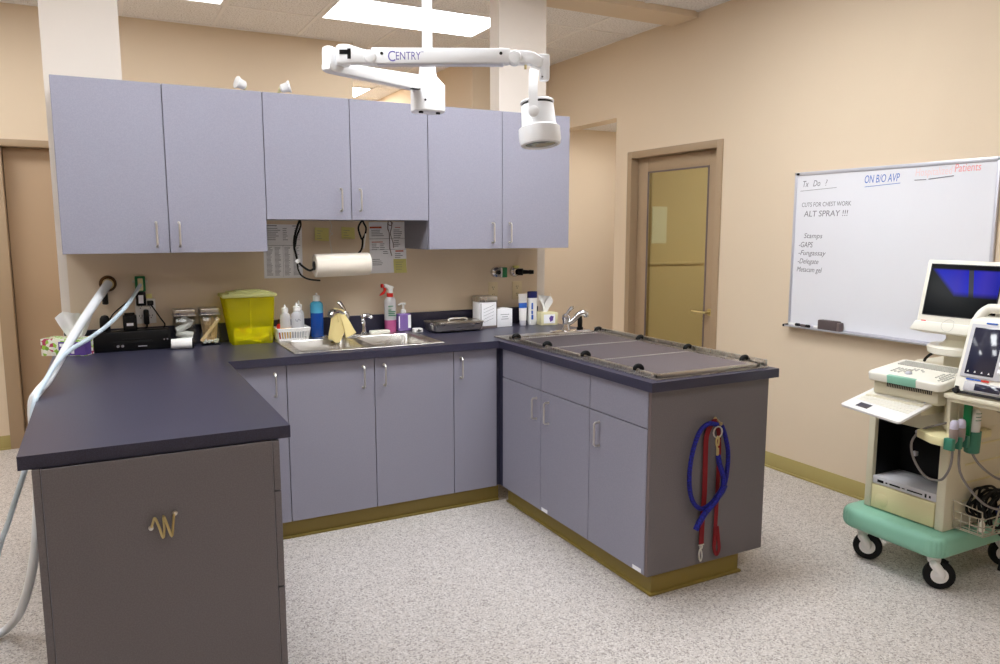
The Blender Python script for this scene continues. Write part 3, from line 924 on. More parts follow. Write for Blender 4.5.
BOX('label_plate', 'paper', (-.53, -.0512, Z + .122), (-.499, -.0498, Z + .136), t)

# glass jars
def jar(x0, x1, y0, y1, label, h=.198):
    t = thing('glass_jar', label, 'jar', ((x0 + x1) / 2, (y0 + y1) / 2, Z), 'glass jars with steel lids')
    b = MB()
    cx, cy, hx, hy = (x0 + x1) / 2, (y0 + y1) / 2, (x1 - x0) / 2, (y1 - y0) / 2
    zb, zt = Z, Z + h - .04
    rings = [rrect(cx, cy, hx - .006, hy - .006, .012, zb), rrect(cx, cy, hx, hy, .014, zb + .008), rrect(cx, cy, hx, hy, .014, zt - .012), rrect(cx, cy, hx - .008, hy - .008, .014, zt),
             rrect(cx, cy, hx - .011, hy - .011, .012, zt), rrect(cx, cy, hx - .004, hy - .004, .012, zt - .013), rrect(cx, cy, hx - .004, hy - .004, .012, zb + .01), rrect(cx, cy, .02, .02, .012, zb + .007)]
    b.ring_loft(rings)
    b.obj('jar_body', 'glass', t)
    MB().box((x0 + .002, y0 + .002, zt + .001), (x1 - .002, y1 - .002, zt + .036), .007).box((x0 - .001, y0 - .001, zt), (x1 + .001, y1 + .001, zt + .006), .002).obj('lid', 'steel', t)
    return t
jar(-.316, -.208, -.075, .025, 'square glass jar of cotton rolls with a steel lid')
jar(-.190, -.086, -.075, .025, 'square glass jar of wooden sticks left of the yellow container')
for k, (x, z, a, l) in enumerate(((-.262, .028, .1, .075), (-.262, .062, -.22, .08), (-.268, .098, .5, .07), (-.25, .128, -.5, .06))):
    d = V((math.cos(a), 0, math.sin(a))) * l / 2
    c = V((x, -.028 + .006 * (k % 2), Z + z))
    tag(MB().cyl(c - d, c + d, .018, n=14).obj('cotton_roll', 'cotton'), 'white cotton roll stacked inside the left square glass jar', 'cotton roll', 'cotton rolls in the glass jar')
t = thing('bandage_roll', 'white bandage roll with a black core lying in front of the jars', 'bandage', (-.285, -.135, Z))
MB().lathe((-.335, -.115, Z + .026), [(.010, 0), (.024, 0), (.026, .003), (.026, .097), (.024, .1), (.010, .1)], 22, axis=(1, -.12, 0)).obj('roll', 'cotton', t)
MB().lathe((-.337, -.115, Z + .026), [(.009, 0), (.0255, .097), (.0255, .106), (.001, .106)], 22, axis=(1, -.12, 0)).obj('core', 'black', t)
r = MB()
rnd = random.Random(3)
for k in range(46):
    x = rnd.uniform(-.165, -.112); y = rnd.uniform(-.06, .012)
    dx = rnd.uniform(-.02, .02); dy = rnd.uniform(-.012, .012)
    a = V((x, y, Z + .013)); bb = V((max(-.182, min(-.096, x + dx * 2.0)), max(-.066, min(.016, y + dy)), Z + rnd.uniform(.13, .15)))
    r.cyl(a, bb, .0024, n=6)
o = tag(r.obj('applicator_sticks', 'wood'), 'bundle of thin wooden swab sticks in the right square glass jar', 'swab sticks')
o['kind'] = 'stuff'
c = MB()
for k in range(60):
    c.sphere((rnd.uniform(-.178, -.1), rnd.uniform(-.066, .014), Z + rnd.uniform(.014, .028)), .0055, 6, (1, 1, 1.3))
o = tag(c.obj('cotton_tips', 'cotton'), 'white cotton tips at the bottom of the right square glass jar', 'cotton tips')
o['kind'] = 'stuff'
Rm = Matrix.Translation((-.141, -.0655, Z + .082)) @ Matrix.Rotation(math.radians(38), 4, 'Y')
tag(MB().box((-.0095, -.001, -.074), (.0095, .001, .074), .0009, 1, mtx=Rm).obj('tongue_depressor', 'wood'), 'wide wooden tongue depressor leaning across the jar of sticks', 'tongue depressor')

# sharps container
t = thing('sharps_container', 'yellow translucent sharps bin with a pale lid beside the double sink', 'sharps bin', (.06, -.05, Z))
def taper(x0b, x1b, x0t, x1t, y0, y1, za, zb, inset=0.0):
    cxb, cxt = (x0b + x1b) / 2, (x0t + x1t) / 2
    return [rrect(cxb, (y0 + y1) / 2, (x1b - x0b) / 2 - inset, (y1 - y0) / 2 - .006 - inset, .016, za), rrect(cxb + (cxt - cxb) * .5, (y0 + y1) / 2, ((x1b - x0b) + (x1t - x0t)) / 4 - inset, (y1 - y0) / 2 - .003 - inset, .016, (za + zb) / 2), rrect(cxt, (y0 + y1) / 2, (x1t - x0t) / 2 - inset, (y1 - y0) / 2 - inset, .016, zb)]
b = MB()
outer = taper(-.04, .166, -.078, .182, -.135, .022, Z, Z + .25)
b.ring_loft(outer, closed_ends=False)
b.bm.faces.new([b.bm.verts.new(p) for p in outer[0]])
b.obj('bin_body', 'sharps', t)
MB().box((-.086, -.143, Z + .248), (.19, .027, Z + .266), .005).box((-.05, -.12, Z + .264), (.155, .008, Z + .276), .005).box((-.01, -.10, Z + .274), (.12, -.02, Z + .282), .003).obj('lid', 'lid', t)
BOX('divider_rib', 'sharps', (.050, -.1385, Z + .06), (.058, -.133, Z + .24), t)
rnd = random.Random(5)
for nm, mm, cnt in (('syringe_scraps', 'scrap', 95), ('orange_scraps', 'scrap2', 22)):
    b = MB()
    for k in range(cnt):
        c = V((rnd.uniform(-.02, .145), -.110 + .09 * rnd.random() ** 2, Z + .014 + .062 * rnd.random()))
        d = V((rnd.uniform(-1, 1), rnd.uniform(-1, 1), rnd.uniform(-.5, .5))).normalized() * rnd.uniform(.012, .026)
        c = V((max(-.01, min(.138, c.x)), c.y, c.z)); d.y = max(-.004, min(.012, d.y))
        d.z = max(d.z, -(c.z - Z - .008))
        b.cyl(c - d, c + d, rnd.uniform(.004, .007), n=6)
    o = b.obj(nm, mm, t); o['kind'] = 'stuff'

# basket of squeeze bottles
t = thing('plastic_basket', 'small white slotted plastic basket on the corner of the sink', 'basket', (.29, -.08, Z + .005))
b = MB()
bx0, bx1, by0, by1 = .196, .350, -.135, -.030
zb, zt = Z + .006, Z + .07
def wallq(p, q, n_s):
    p, q = V(p), V(q)
    for k in range(n_s + 1):
        a = p.lerp(q, k / n_s)
        out = V((a.x - (bx0 + bx1) / 2, a.y - (by0 + by1) / 2, 0)) * .12
        b.tube([(a.x, a.y, zb), (a.x + out.x, a.y + out.y, zt)], .0032, n=6, sub=1)
C4 = [(bx0, by0, 0), (bx1, by0, 0), (bx1, by1, 0), (bx0, by1, 0)]
for k in range(4): wallq(C4[k], C4[(k + 1) % 4], 12 if k % 2 == 0 else 8)
for z, s, h in ((zb, 1.0, .012), (zt - .016, 1.10, .016)):
    for k in range(4):
        p = [V(((C4[i % 4][0] - .273) * s + .273, (C4[i % 4][1] + .0825) * s - .0825, z)) for i in (k, k + 1)]
        b.tube([p[0] + V((0, 0, h / 2)), p[1] + V((0, 0, h / 2))], .001, sub=1, flat=(.0045, h, (0, 0, 1)))
b.box((bx0, by0, zb - .002), (bx1, by1, zb + .002))
b.obj('basket_body', 'white', t)
MB().tube([((C4[i][0] - .273) * 1.13 + .273, (C4[i][1] + .0825) * 1.13 - .0825, zt) for i in range(4)], .0045, n=8, sub=1, loop=True).obj('rim', 'white', t)
def squeeze(x, y, r, h, label, liquid=None, mark=False):
    t = thing('squeeze_bottle', label, 'bottle', (x, y, zb + .002), 'squeeze bottles in the white basket')
    z = zb + .002
    MB().lathe((x, y, z), [(r * .92, 0), (r, .005), (r, h * .6), (r * .96, h * .68), (r * .55, h * .76), (r * .5, h * .78)], 20).obj('bottle_body', 'clear_pl', t)
    MB().lathe((x, y, z + h * .77), [(r * .62, 0), (r * .62, h * .12), (r * .3, h * .14), (r * .2, h * .16), (r * .1, h * .23), (.001, h * .235)], 18).obj('cap', 'white', t)
    if liquid: MB().lathe((x, y, z + .003), [(r * .95, 0), (r * 1.015, .004), (r * 1.015, h * .33)], 20).obj('liquid', liquid, t)
    if mark:
        MB().tube([(x - .014, y - r - .0006, z + h * .56), (x - .004, y - r - .0012, z + h * .50), (x + .004, y - r - .0012, z + h * .56), (x + .014, y - r - .0006, z + h * .52)], .0018, n=6).obj('marker_scribble', 'ink', t)
squeeze(.238, -.095, .028, .192, 'squeeze bottle of amber liquid in the white basket', 'amber')
squeeze(.298, -.10, .029, .198, 'clear squeeze bottle with a dark scribble in the white basket', None, True)
squeeze(.322, -.055, .027, .205, 'taller clear squeeze bottle at the back of the white basket')
t = thing('red_bottle', 'small red bottle in the back corner of the white basket', 'bottle', (.212, -.06, zb + .002))
MB().lathe((.212, -.06, zb + .002), [(.014, 0), (.015, .004), (.015, .07), (.007, .085)], 14).obj('bottle_body', 'red', t)
MB().lathe((.212, -.06, zb + .086), [(.008, 0), (.008, .02), (.005, .024)], 12).obj('cap', 'bronze', t)

# tall blue bottle
t = thing('soap_bottle', 'tall bottle of blue liquid with a white cap behind the sink', 'bottle', (.424, -.04, Z + .005))
z = Z + .005
MB().lathe((.424, -.04, z), [(.033, 0), (.036, .006), (.036, .135)], 24).obj('liquid', 'blue_liq', t)
MB().lathe((.424, -.04, z + .135), [(.036, 0), (.036, .040), (.033, .054), (.02, .064), (.018, .066)], 24).obj('shoulder', 'blue_top', t)
MB().lathe((.424, -.04, z + .20), [(.019, 0), (.019, .028), (.016, .031), (.007, .033), (.006, .044), (.002, .046)], 18).obj('cap', 'white', t)

# spray bottle
t = thing('spray_bottle', 'trigger spray bottle with red neck and pink liquid behind the sink', 'spray bottle', (.857, -.03, Z + .005))
MB().lathe((.857, -.03, z), [(.033, 0), (.035, .004), (.035, .07)], 22, sy=.85).obj('liquid', 'pink_liq', t)
MB().lathe((.857, -.03, z + .07), [(.035, 0), (.035, .10), (.033, .118), (.02, .135), (.017, .137)], 22, sy=.85).obj('bottle_body', 'clear_pl', t)
p = MB()
for k, (w_, zz) in enumerate(((.030, .15), (.018, .128), (.044, .118), (.04, .108), (.05, .096))):
    p.box((.835, -.0612, z + zz), (.835 + w_, -.0596, z + zz + .005))
p.obj('label_print', 'green_pr', t)
MB().lathe((.857, -.03, z + .205), [(.019, 0), (.019, .02), (.016, .022)], 18).obj('neck_ring', 'red', t)
MB().prism([(.847, z + .226), (.871, z + .226), (.871, z + .25), (.881, z + .262), (.863, z + .27), (.831, z + .282), (.82, z + .278), (.82, z + .262), (.841, z + .252)], 'y', -.043, -.017, .004).obj('spray_head', 'white', t)
h = MB().lathe((.817, -.03, z + .27), [(.012, 0), (.012, .012), (.006, .014)], 14, axis=(-1, 0, 0))
h.prism([(.829, z + .262), (.837, z + .25), (.821, z + .222), (.794, z + .212), (.798, z + .222), (.819, z + .24), (.819, z + .262)], 'y', -.037, -.023, .002)
h.obj('trigger', 'red', t)

# purple soap pump
t = thing('soap_pump', 'pump bottle of purple hand soap at the right end of the sink', 'soap pump', (.938, -.03, Z + .005))
MB().box((.897, -.056, z), (.979, -.004, z + .105), .012, 3).obj('bottle_body', 'purple', t)
MB().box((.957, -.0568, z + .018), (.975, -.0555, z + .095)).box((.9, -.0568, z + .02), (.906, -.0555, z + .09)).obj('label_strip', 'paper', t)
MB().lathe((.938, -.03, z + .103), [(.016, 0), (.016, .022), (.007, .024), (.007, .05), (.016, .052), (.016, .062), (.004, .064)], 16).tube([(.938, -.03, z + .158), (.92, -.034, z + .16), (.905, -.037, z + .154)], .005, n=8).obj('pump_head', 'white', t)

tag(BOX('sponge_holder', 'creamlt', (.717, -.095, Z + .005), (.832, -.055, Z + .024), None, .004), 'white rectangular bar lying on the back rim of the sink', 'bar')
t = thing('dish_brush', 'small white brush with a black stripe at the sink corner', 'brush', (1.0, -.09, Z))
MB().box((.975, -.11, Z), (1.03, -.07, Z + .024), .004).obj('brush_head', 'white', t)
MB().box((.988, -.1112, Z + .006), (1.018, -.109, Z + .012)).box((1.0, -.1112, Z + .004), (1.006, -.109, Z + .02)).obj('black_stripe', 'black', t)

# instrument tray
t = thing('instrument_tray', 'shallow stainless instrument tray on the counter right of the sink', 'tray', (1.24, -.12, Z))
cx, cy, hx, hy = 1.222, -.125, .168, .105
b = MB()
b.ring_loft([rrect(cx, cy, hx - .03, hy - .03, .03, Z), rrect(cx, cy, hx - .012, hy - .012, .035, Z + .012), rrect(cx, cy, hx - .006, hy - .006, .04, Z + .05), rrect(cx, cy, hx, hy, .044, Z + .054), rrect(cx, cy, hx, hy, .044, Z + .058), rrect(cx, cy, hx - .010, hy - .010, .038, Z + .056), rrect(cx, cy, hx - .016, hy - .016, .034, Z + .014), rrect(cx, cy, hx - .034, hy - .034, .03, Z + .004)])
b.obj('tray_body', 'steel', t)
t2 = thing('tray_lid', 'steel lid resting inside the stainless instrument tray', 'lid', (1.24, -.115, Z + .054))
MB().box((1.10, -.20, Z + .052), (1.37, -.05, Z + .060), .004).obj('plate', 'steel', t2)
MB().tube([(1.19, -.125, Z + .058), (1.19, -.125, Z + .072), (1.30, -.125, Z + .072), (1.30, -.125, Z + .058)], .005, sub=2, n=8).obj('handle', 'nickel', t2)

# gauze dispenser, small white box
t = thing('gauze_dispenser', 'white gauze box with a steel lid by the right outlets', 'dispenser', (1.45, -.08, Z))
MB().box((1.395, -.125, Z), (1.512, -.02, Z + .165), .003).obj('box_body', 'paper', t)
MB().box((1.393, -.128, Z + .158), (1.515, -.018, Z + .195), .006).box((1.43, -.131, Z + .164), (1.44, -.127, Z + .19), .002).obj('lid', 'steel', t)
MB().box((1.40, -.1275, Z + .02), (1.404, -.1245, Z + .155)).box((1.508, -.1275, Z + .0), (1.512, -.1245, Z + .16)).box((1.395, -.1275, Z), (1.512, -.1245, Z + .014)).obj('edge_guard', 'edge', t)
p = MB()
for k in range(5):
    p.prism([(1.42, Z + .035 + .02 * k), (1.49, Z + .06 + .02 * k), (1.49, Z + .0615 + .02 * k), (1.42, Z + .0365 + .02 * k)], 'y', -.1262, -.1248)
p.obj('paper_folds', 'print', t)
t = thing('white_carton', 'small square white carton between the gauze box and the tube', 'carton', (1.575, -.07, Z))
MB().box((1.522, -.11, Z), (1.628, -.03, Z + .112), .002).obj('carton_body', 'paper', t)
p = MB()
for k, w_ in enumerate((.06, .04, .05)): p.box((1.575 - w_ / 2, -.1108, Z + .075 - k * .014), (1.575 + w_ / 2, -.1098, Z + .078 - k * .014))
p.obj('print', 'print', t)
MB().box((1.55, -.09, Z + .112), (1.60, -.05, Z + .117), .002).obj('top_flap', 'paper', t)

# tube and lotion bottle, tissue box
t = thing('ointment_tube', 'white ointment tube with a blue band standing on its cap', 'tube', (1.708, -.10, Z))
MB().lathe((1.708, -.10, Z), [(.020, 0), (.021, .004), (.021, .03), (.02, .032)], 18).obj('cap', 'alu', t)
b = MB()
rings = []
for k in range(9):
    v = k / 8
    rings.append([V((1.708 + (.024 + .008 * v) * math.cos(2 * PI * j / 20), -.10 + .023 * (1 - .93 * v) * math.sin(2 * PI * j / 20), Z + .032 + .168 * v)) for j in range(20)])
b.ring_loft(rings); b.obj('tube_body', 'white', t)
rings = []
for v in (.47, .55, .66):
    rings.append([V((1.708 + (.0246 + .008 * v) * math.cos(2 * PI * j / 20), -.10 + (.023 * (1 - .93 * v) + .0006) * math.sin(2 * PI * j / 20), Z + .032 + .168 * v)) for j in range(20)])
bb = MB(); bb.ring_loft(rings, closed_ends=False); bb.obj('blue_band', 'bluelabel', t)
t = thing('lotion_bottle', 'white lotion bottle with a navy cap beside the ointment tube', 'bottle', (1.782, -.09, Z))
MB().lathe((1.782, -.09, Z), [(.030, 0), (.033, .005), (.034, .03), (.032, .10), (.034, .165), (.032, .17)], 22, sy=.75).obj('bottle_body', 'white', t)
MB().lathe((1.782, -.09, Z + .171), [(.0335, 0), (.034, .034), (.032, .04), (.004, .042)], 22, sy=.75).obj('cap', 'navy', t)
p = MB()
for k, (zz, hh, ww) in enumerate(((.035, .03, .012), (.07, .022, .009), (.10, .04, .010))):
    p.box((1.763, -.1182, Z + zz), (1.763 + ww, -.1125, Z + zz + hh), .001)
p.obj('label_print', 'bluelabel', t)
t = thing('tissue_box', 'pale green tissue box with a white tissue near the island tap', 'tissue box', (1.868, -.10, Z))
R = Matrix.Translation((1.868, -.11, Z)) @ Matrix.Rotation(math.radians(-8), 4, 'Z')
MB().box((-.055, -.06, 0), (.06, .055, .078), .002, mtx=R).obj('carton', 'palegreen', t)
MB().box((-.036, -.0612, .012), (.04, -.0598, .068), mtx=R).obj('front_panel', 'paper', t)
MB().prism([(0.008, .02), (.026, .03), (.03, .055), (.012, .06), (0, .045)], 'y', -.0622, -.061, mtx=R).obj('flower_print', 'purple_dk', t)
tissue('tissue', (1.868, -.105, Z + .074), .11, .12, t, 2, .01)

# ------------------------------------------------------------------ on the wall behind the counter
YS_ = YW - .0012
def fit_text(body, width, size, mtx, m, parent, shear=0.0, name='writing'):
    return text(body, size, mtx, m, parent, name, shear, 0.0002, width)

t = thing('suction_inlet', 'round bronze suction inlet on the wall holding the thick hose', 'wall inlet', (-.6, YW, 1.244))
MB().lathe((-.6, YW, 1.244), [(.040, 0), (.040, .006), (.034, .014), (.024, .016), (.024, .034), (.02, .036)], 24, axis=(0, -1, 0)).obj('plate', 'bronze', t)
MB().lathe((-.6, YW - .034, 1.244), [(.026, 0), (.026, .022), (.02, .026)], 18, axis=(0, -1, 0)).obj('connector', 'brass', t)
MB().lathe((-.617, YW - .02, 1.14), [(.008, 0), (.014, .004), (.014, .05), (.01, .08)], 16).obj('key_fob', 'black', t)
MB().tube([(-.617, YW - .02, 1.215), (-.612, YW - .022, 1.23), (-.605, YW - .02, 1.235)], .003, n=6).obj('chain', 'nickel', t)

t = thing('oxygen_outlet', 'green framed oxygen outlet on the wall holding the thin hose', 'wall outlet', (-.454, YW, 1.24))
MB().box((-.478, YW - .03, 1.200), (-.430, YW, 1.278), .004).obj('plate', 'green', t)
MB().box((-.466, YW - .042, 1.205), (-.442, YW - .028, 1.268), .004).box((-.46, YW - .052, 1.225), (-.448, YW - .04, 1.25), .003).obj('connector', 'creamyel', t)
MB().box((-.49, YW - .02, 1.245), (-.418, YW - .004, 1.257), .003).obj('latch', 'nickel', t)
MB().box((-.478, YW - .03, 1.127), (-.432, YW, 1.198), .005).obj('lower_socket', 'black', t)
BOX('label_plate', 'paper', (-.467, YW - .0315, 1.14), (-.444, YW - .029, 1.182), t)

def outlet(x0, x1, z0, z1, m, label, gangs, kind='power_outlet'):
    t = thing(kind, label, 'power outlet', ((x0 + x1) / 2, YW, z0))
    MB().box((x0, YW - .006, z0), (x1, YW, z1), .002).obj('plate', m, t)
    s = MB()
    for g_ in range(gangs):
        cx = x0 + (x1 - x0) * (g_ + .5) / gangs
        for cz in (z0 + (z1 - z0) * .3, z0 + (z1 - z0) * .7):
            for dx in (-.006, .006): s.box((cx + dx - .001, YW - .0068, cz - .002), (cx + dx + .001, YW - .0055, cz + .007))
            s.cyl((cx, YW - .0068, cz - .009), (cx, YW - .0055, cz - .009), .0026, n=8)
    s.obj('socket_slots', 'black', t)
    return t
t = outlet(-.484, -.388, 1.034, 1.160, 'white', 'white double power outlet above the radio with black plugs', 2)
t2 = thing('power_plug', 'black angled plug in the upper right of the white outlet', 'plug', (-.412, YW - .02, 1.13))
MB().box((-.428, YW - .034, 1.128), (-.398, YW - .007, 1.152), .005).obj('plug_body', 'black', t2)
MB().tube([(-.41, YW - .025, 1.13), (-.395, YW - .03, 1.105), (-.37, YW - .04, 1.06), (-.352, YW - .045, 1.03), (-.36, YW - .05, 1.012)], .0035, n=8).obj('cord', 'rubber', t2)
t2 = thing('power_adapter', 'long black adapter hanging from the lower middle of the white outlet', 'plug', (-.437, YW - .02, 1.05))
MB().box((-.448, YW - .04, 1.030), (-.422, YW - .007, 1.108), .008).obj('plug_body', 'black', t2)
MB().tube([(-.435, YW - .02, 1.035), (-.435, YW - .03, 1.018), (-.445, YW - .035, 1.0125)], .004, n=8).obj('cord', 'rubber', t2)
tag(BOX('paper_tag', 'sticky', (-.43, YW - .004, 1.163), (-.402, YW - .0005, 1.184)), 'small yellow tag on the wall above the white power outlet', 'tag')
outlet(1.540, 1.606, 1.066, 1.182, 'ivory', 'ivory wall outlet above the small white carton', 1)
outlet(1.712, 1.782, 1.066, 1.182, 'ivory', 'ivory wall outlet above the ointment tube', 1)
t = thing('gas_inlet', 'chrome wall inlet with a green block on its side', 'wall inlet', (1.592, YW, 1.245))
MB().lathe((1.590, YW, 1.245), [(.034, 0), (.034, .006), (.03, .02), (.018, .026), (.016, .036)], 24, axis=(0, -1, 0)).obj('plate', 'chrome', t)
MB().cyl((1.592, YW - .03, 1.245), (1.592, YW - .05, 1.245), .014).obj('port', 'black', t)
MB().box((1.618, YW - .05, 1.212), (1.652, YW - .002, 1.276), .004).obj('block', 'green', t)
MB().box((1.609, YW - .046, 1.214), (1.619, YW - .004, 1.274), .002).obj('side_plate', 'white', t)
t = thing('gas_inlet', 'chrome wall inlet with a yellow top and a black knob', 'wall inlet', (1.73, YW, 1.245))
MB().lathe((1.728, YW, 1.245), [(.034, 0), (.034, .006), (.03, .02), (.02, .026), (.018, .036)], 24, axis=(0, -1, 0)).obj('plate', 'chrome', t)
MB().box((1.712, YW - .03, 1.270), (1.75, YW - .004, 1.284), .004).obj('cap_strip', 'sticky', t)
MB().lathe((1.738, YW - .035, 1.244), [(.022, 0), (.022, .03), (.014, .034), (.012, .07), (.014, .074), (.012, .1), (.004, .102)], 16, axis=(.75, -.62, 0)).obj('knob', 'black', t)

# papers on the wall
def sheet_doc(name, x0, x1, z0, z1, label, cat, lines, m='paper', group=None, tilt=0.0):
    t = thing(name, label, cat, ((x0 + x1) / 2, YW, z0), group)
    R = Matrix.Translation(((x0 + x1) / 2, 0, (z0 + z1) / 2)) @ Matrix.Rotation(tilt, 4, 'Y') @ Matrix.Translation((-(x0 + x1) / 2, 0, -(z0 + z1) / 2))
    MB().box((x0, YS_ - .001, z0), (x1, YS_ + .0008, z1), mtx=R).obj('sheet', m, t)
    by = {}
    for a, b, c, d, mm in lines:
        by.setdefault(mm, MB()).box((x0 + a * (x1 - x0), YS_ - .0016, z1 - c * (z1 - z0)), (x0 + b * (x1 - x0), YS_ - .0008, z1 - d * (z1 - z0)), mtx=R)
    for mm, b in by.items(): b.obj('print', mm, t)
    return t
rnd = random.Random(11)
L = [(.05, .35, .02, .035, 'print'), (.75, .93, .02, .035, 'print'), (.05, .95, .385, .392, 'print'), (.495, .5, .385, .98, 'print')]
for k in range(7): L += [(.08, .3 + .15 * rnd.random(), .07 + .035 * k, .08 + .035 * k, 'print'), (.5, .55 + .1 * rnd.random(), .07 + .035 * k, .08 + .035 * k, 'print'), (.8, .95, .07 + .035 * k, .078 + .035 * k, 'print')]
for c0 in (.07, .28, .53, .76):
    for k in range(24): L.append((c0, c0 + .1 + .06 * rnd.random(), .42 + .0225 * k, .428 + .0225 * k, 'print'))
sheet_doc('price_list', .166, .376, 1.246, 1.541, 'printed two column list on the wall behind the left black cord', 'paper sheet', L, tilt=.01)
L = [(.0, .55, .32, .328, 'print'), (.0, 1, .535, .541, 'print'), (.0, 1, .32, .326, 'print'), (.53, .54, .0, .535, 'print'), (.02, .34, .085, .12, 'printred'), (.06, .36, .38, .395, 'printred'), (.7, .92, .56, .585, 'printred'), (.7, .85, .1, .112, 'printred')]
for bx_, by_, n_, w_ in ((.06, .15, 4, .34), (.66, .15, 5, .24), (.06, .42, 4, .2), (.28, .42, 4, .14), (.66, .36, 4, .2), (.06, .72, 4, .3), (.68, .62, 3, .22), (.36, .57, 2, .2)):
    for k in range(n_): L.append((bx_, bx_ + w_ * (.6 + .4 * rnd.random()), by_ + .036 * k, by_ + .012 + .036 * k, 'print'))
sheet_doc('phone_list', .766, .992, 1.259, 1.556, 'printed sheet in boxes on the wall right of the paper towel roll', 'paper sheet', L, tilt=-.01)
for k, (x0, x1, z0, z1, lb, tl) in enumerate(((.447, .527, 1.450, 1.523, 'left yellow sticky note on the wall above the paper towel roll', .06), (.600, .678, 1.460, 1.526, 'right yellow sticky note on the wall above the paper towel roll', .05), (.910, .990, 1.258, 1.340, 'yellow sticky note on the lower corner of the boxed sheet', 0.0))):
    t = thing('sticky_note', lb, 'sticky note', ((x0 + x1) / 2, YW, z0), 'yellow sticky notes on the wall')
    R = Matrix.Translation(((x0 + x1) / 2, 0, (z0 + z1) / 2)) @ Matrix.Rotation(tl, 4, 'Y') @ Matrix.Translation((-(x0 + x1) / 2, 0, -(z0 + z1) / 2))
    g_ = [[R @ V((x0 + (x1 - x0) * j / 4, YS_ - .003 - .010 * (i / 5) ** 2, z1 - (z1 - z0) * i / 5)) for j in range(5)] for i in range(6)]
    MB().sheet(g_, .0006).obj('note', 'sticky', t)
    p = MB()
    for q in range(4): p.box((x0 + .012, YS_ - .0065 - .0022 * q, z1 - .018 - .014 * q), (x0 + .03 + .03 * rnd.random(), YS_ - .0055 - .0022 * q, z1 - .0195 - .014 * q), mtx=R)
    p.obj('scribble', 'print', t)

# paper towel roll hung on two cords, wires under the cabinet
YT = -.17
t = thing('paper_towel_roll', 'white paper towel roll hanging level under the short wall cabinet', 'paper towel', (.54, YT, 1.32))
MB().lathe((.388, YT, 1.320), [(.020, 0), (.060, 0), (.0625, .004), (.0625, .296), (.060, .3), (.020, .3)], 36, axis=(1, 0, .02)).obj('roll', 'towel', t)
MB().lathe((.380, YT, 1.320), [(.012, 0), (.024, .002), (.024, .016), (.02, .3), (.016, .318), (.003, .319)], 18, axis=(1, 0, .02)).obj('core', 'black', t)
sh = MB().tube([(.39 + .29 * k / 6, YT - .055, 1.352 + .006 * k / 6) for k in range(7)], .0008, n=5)
sh.obj('sheet_edge', 'tissue', t)
YK = -.17
def hang(pts, y=YK): return [(p[0], y, p[1]) for p in pts]
t = thing('bungee_cord', 'black elastic cord looped down to the left end of the paper towel roll', 'cord', (.30, YK, 1.3))
b = MB().tube(hang([(.319, 1.566), (.305, 1.532), (.286, 1.47), (.284, 1.42), (.291, 1.382), (.302, 1.344), (.329, 1.315), (.361, 1.296), (.383, 1.306), (.386, 1.318)]), .0058, n=8)
b.tube([(.319, YK + .004, 1.566), (.323, YK + .008, 1.532), (.300, YK + .008, 1.476), (.288, YK + .004, 1.42)], .005, n=8)
b.tube(hang([(.296, 1.344), (.298, 1.306), (.315, 1.271), (.353, 1.250), (.414, 1.241)], YK - .006), .0045, n=8)
b.obj('cord', 'rubber', t)
MB().cyl((.29, YK, 1.337), (.305, YK, 1.354), .012, n=14).obj('clamp', 'white', t)
t = thing('bungee_cord', 'short black elastic cord looped to the right end of the paper towel roll', 'cord', (.66, YK, 1.4))
b = MB().tube([(x, YK + .004, z) for x, z in ((.658, 1.560), (.640, 1.536), (.636, 1.514), (.646, 1.478), (.655, 1.461), (.673, 1.488), (.679, 1.52), (.668, 1.545))], .0052, n=8, loop=True)
b.tube(hang([(.655, 1.465), (.654, 1.43), (.645, 1.40), (.620, 1.376)], YK - .004), .0055, n=8)
b.obj('cord', 'rubber', t)
MB().tube([(.672, YK - .008, 1.49), (.664, YK - .012, 1.445), (.658, YK - .01, 1.41)], .004, n=8).obj('wrap', 'white', t)
t = thing('wire_hook', 'thin steel wire hook hanging between the two yellow notes', 'wire hook', (.482, YK, 1.45))
MB().tube(hang([(.476, 1.562), (.486, 1.53), (.478, 1.50), (.492, 1.49), (.474, 1.473), (.482, 1.402), (.489, 1.345)]), .0022, n=6).obj('wire', 'nickel', t)
t = thing('wire_hook', 'twisted dark wire hanging in front of the boxed sheet', 'wire hook', (.812, YK, 1.45))
MB().tube(hang([(.806, 1.562), (.802, 1.52), (.812, 1.487), (.813, 1.414), (.823, 1.367)]), .0026, n=6).tube(hang([(.822, 1.562), (.826, 1.53), (.818, 1.49), (.832, 1.44), (.834, 1.41)]), .0024, n=6).tube(hang([(.80, 1.545), (.82, 1.535), (.83, 1.55), (.81, 1.562)]), .0026, n=6).obj('wire', 'edge', t)

# twin lamp emergency fitting on top of the cabinets
t = thing('emergency_light', 'twin headed white emergency light on top of the wall cabinets', 'emergency light', (.16, -.10, ZT))
MB().box((.085, -.12, ZT), (.245, -.02, ZT + .03), .006).obj('housing', 'white', t)
for s, cx in ((-1, .055), (1, .270)):
    hd = MB().lathe((cx + s * -.022, -.14, ZT + .052), [(.012, 0), (.022, .008), (.024, .036), (.031, .045), (.031, .051), (.026, .053)], 18, axis=(s * .85, -.25, .25))
    hd.obj('lamp_head', 'white', t)
    MB().tube([(.16 + s * .07, -.10, ZT + .02), (.16 + s * .085, -.12, ZT + .035), (cx - s * .022, -.14, ZT + .054)], .009, n=8).obj('bracket', 'creamyel', t)

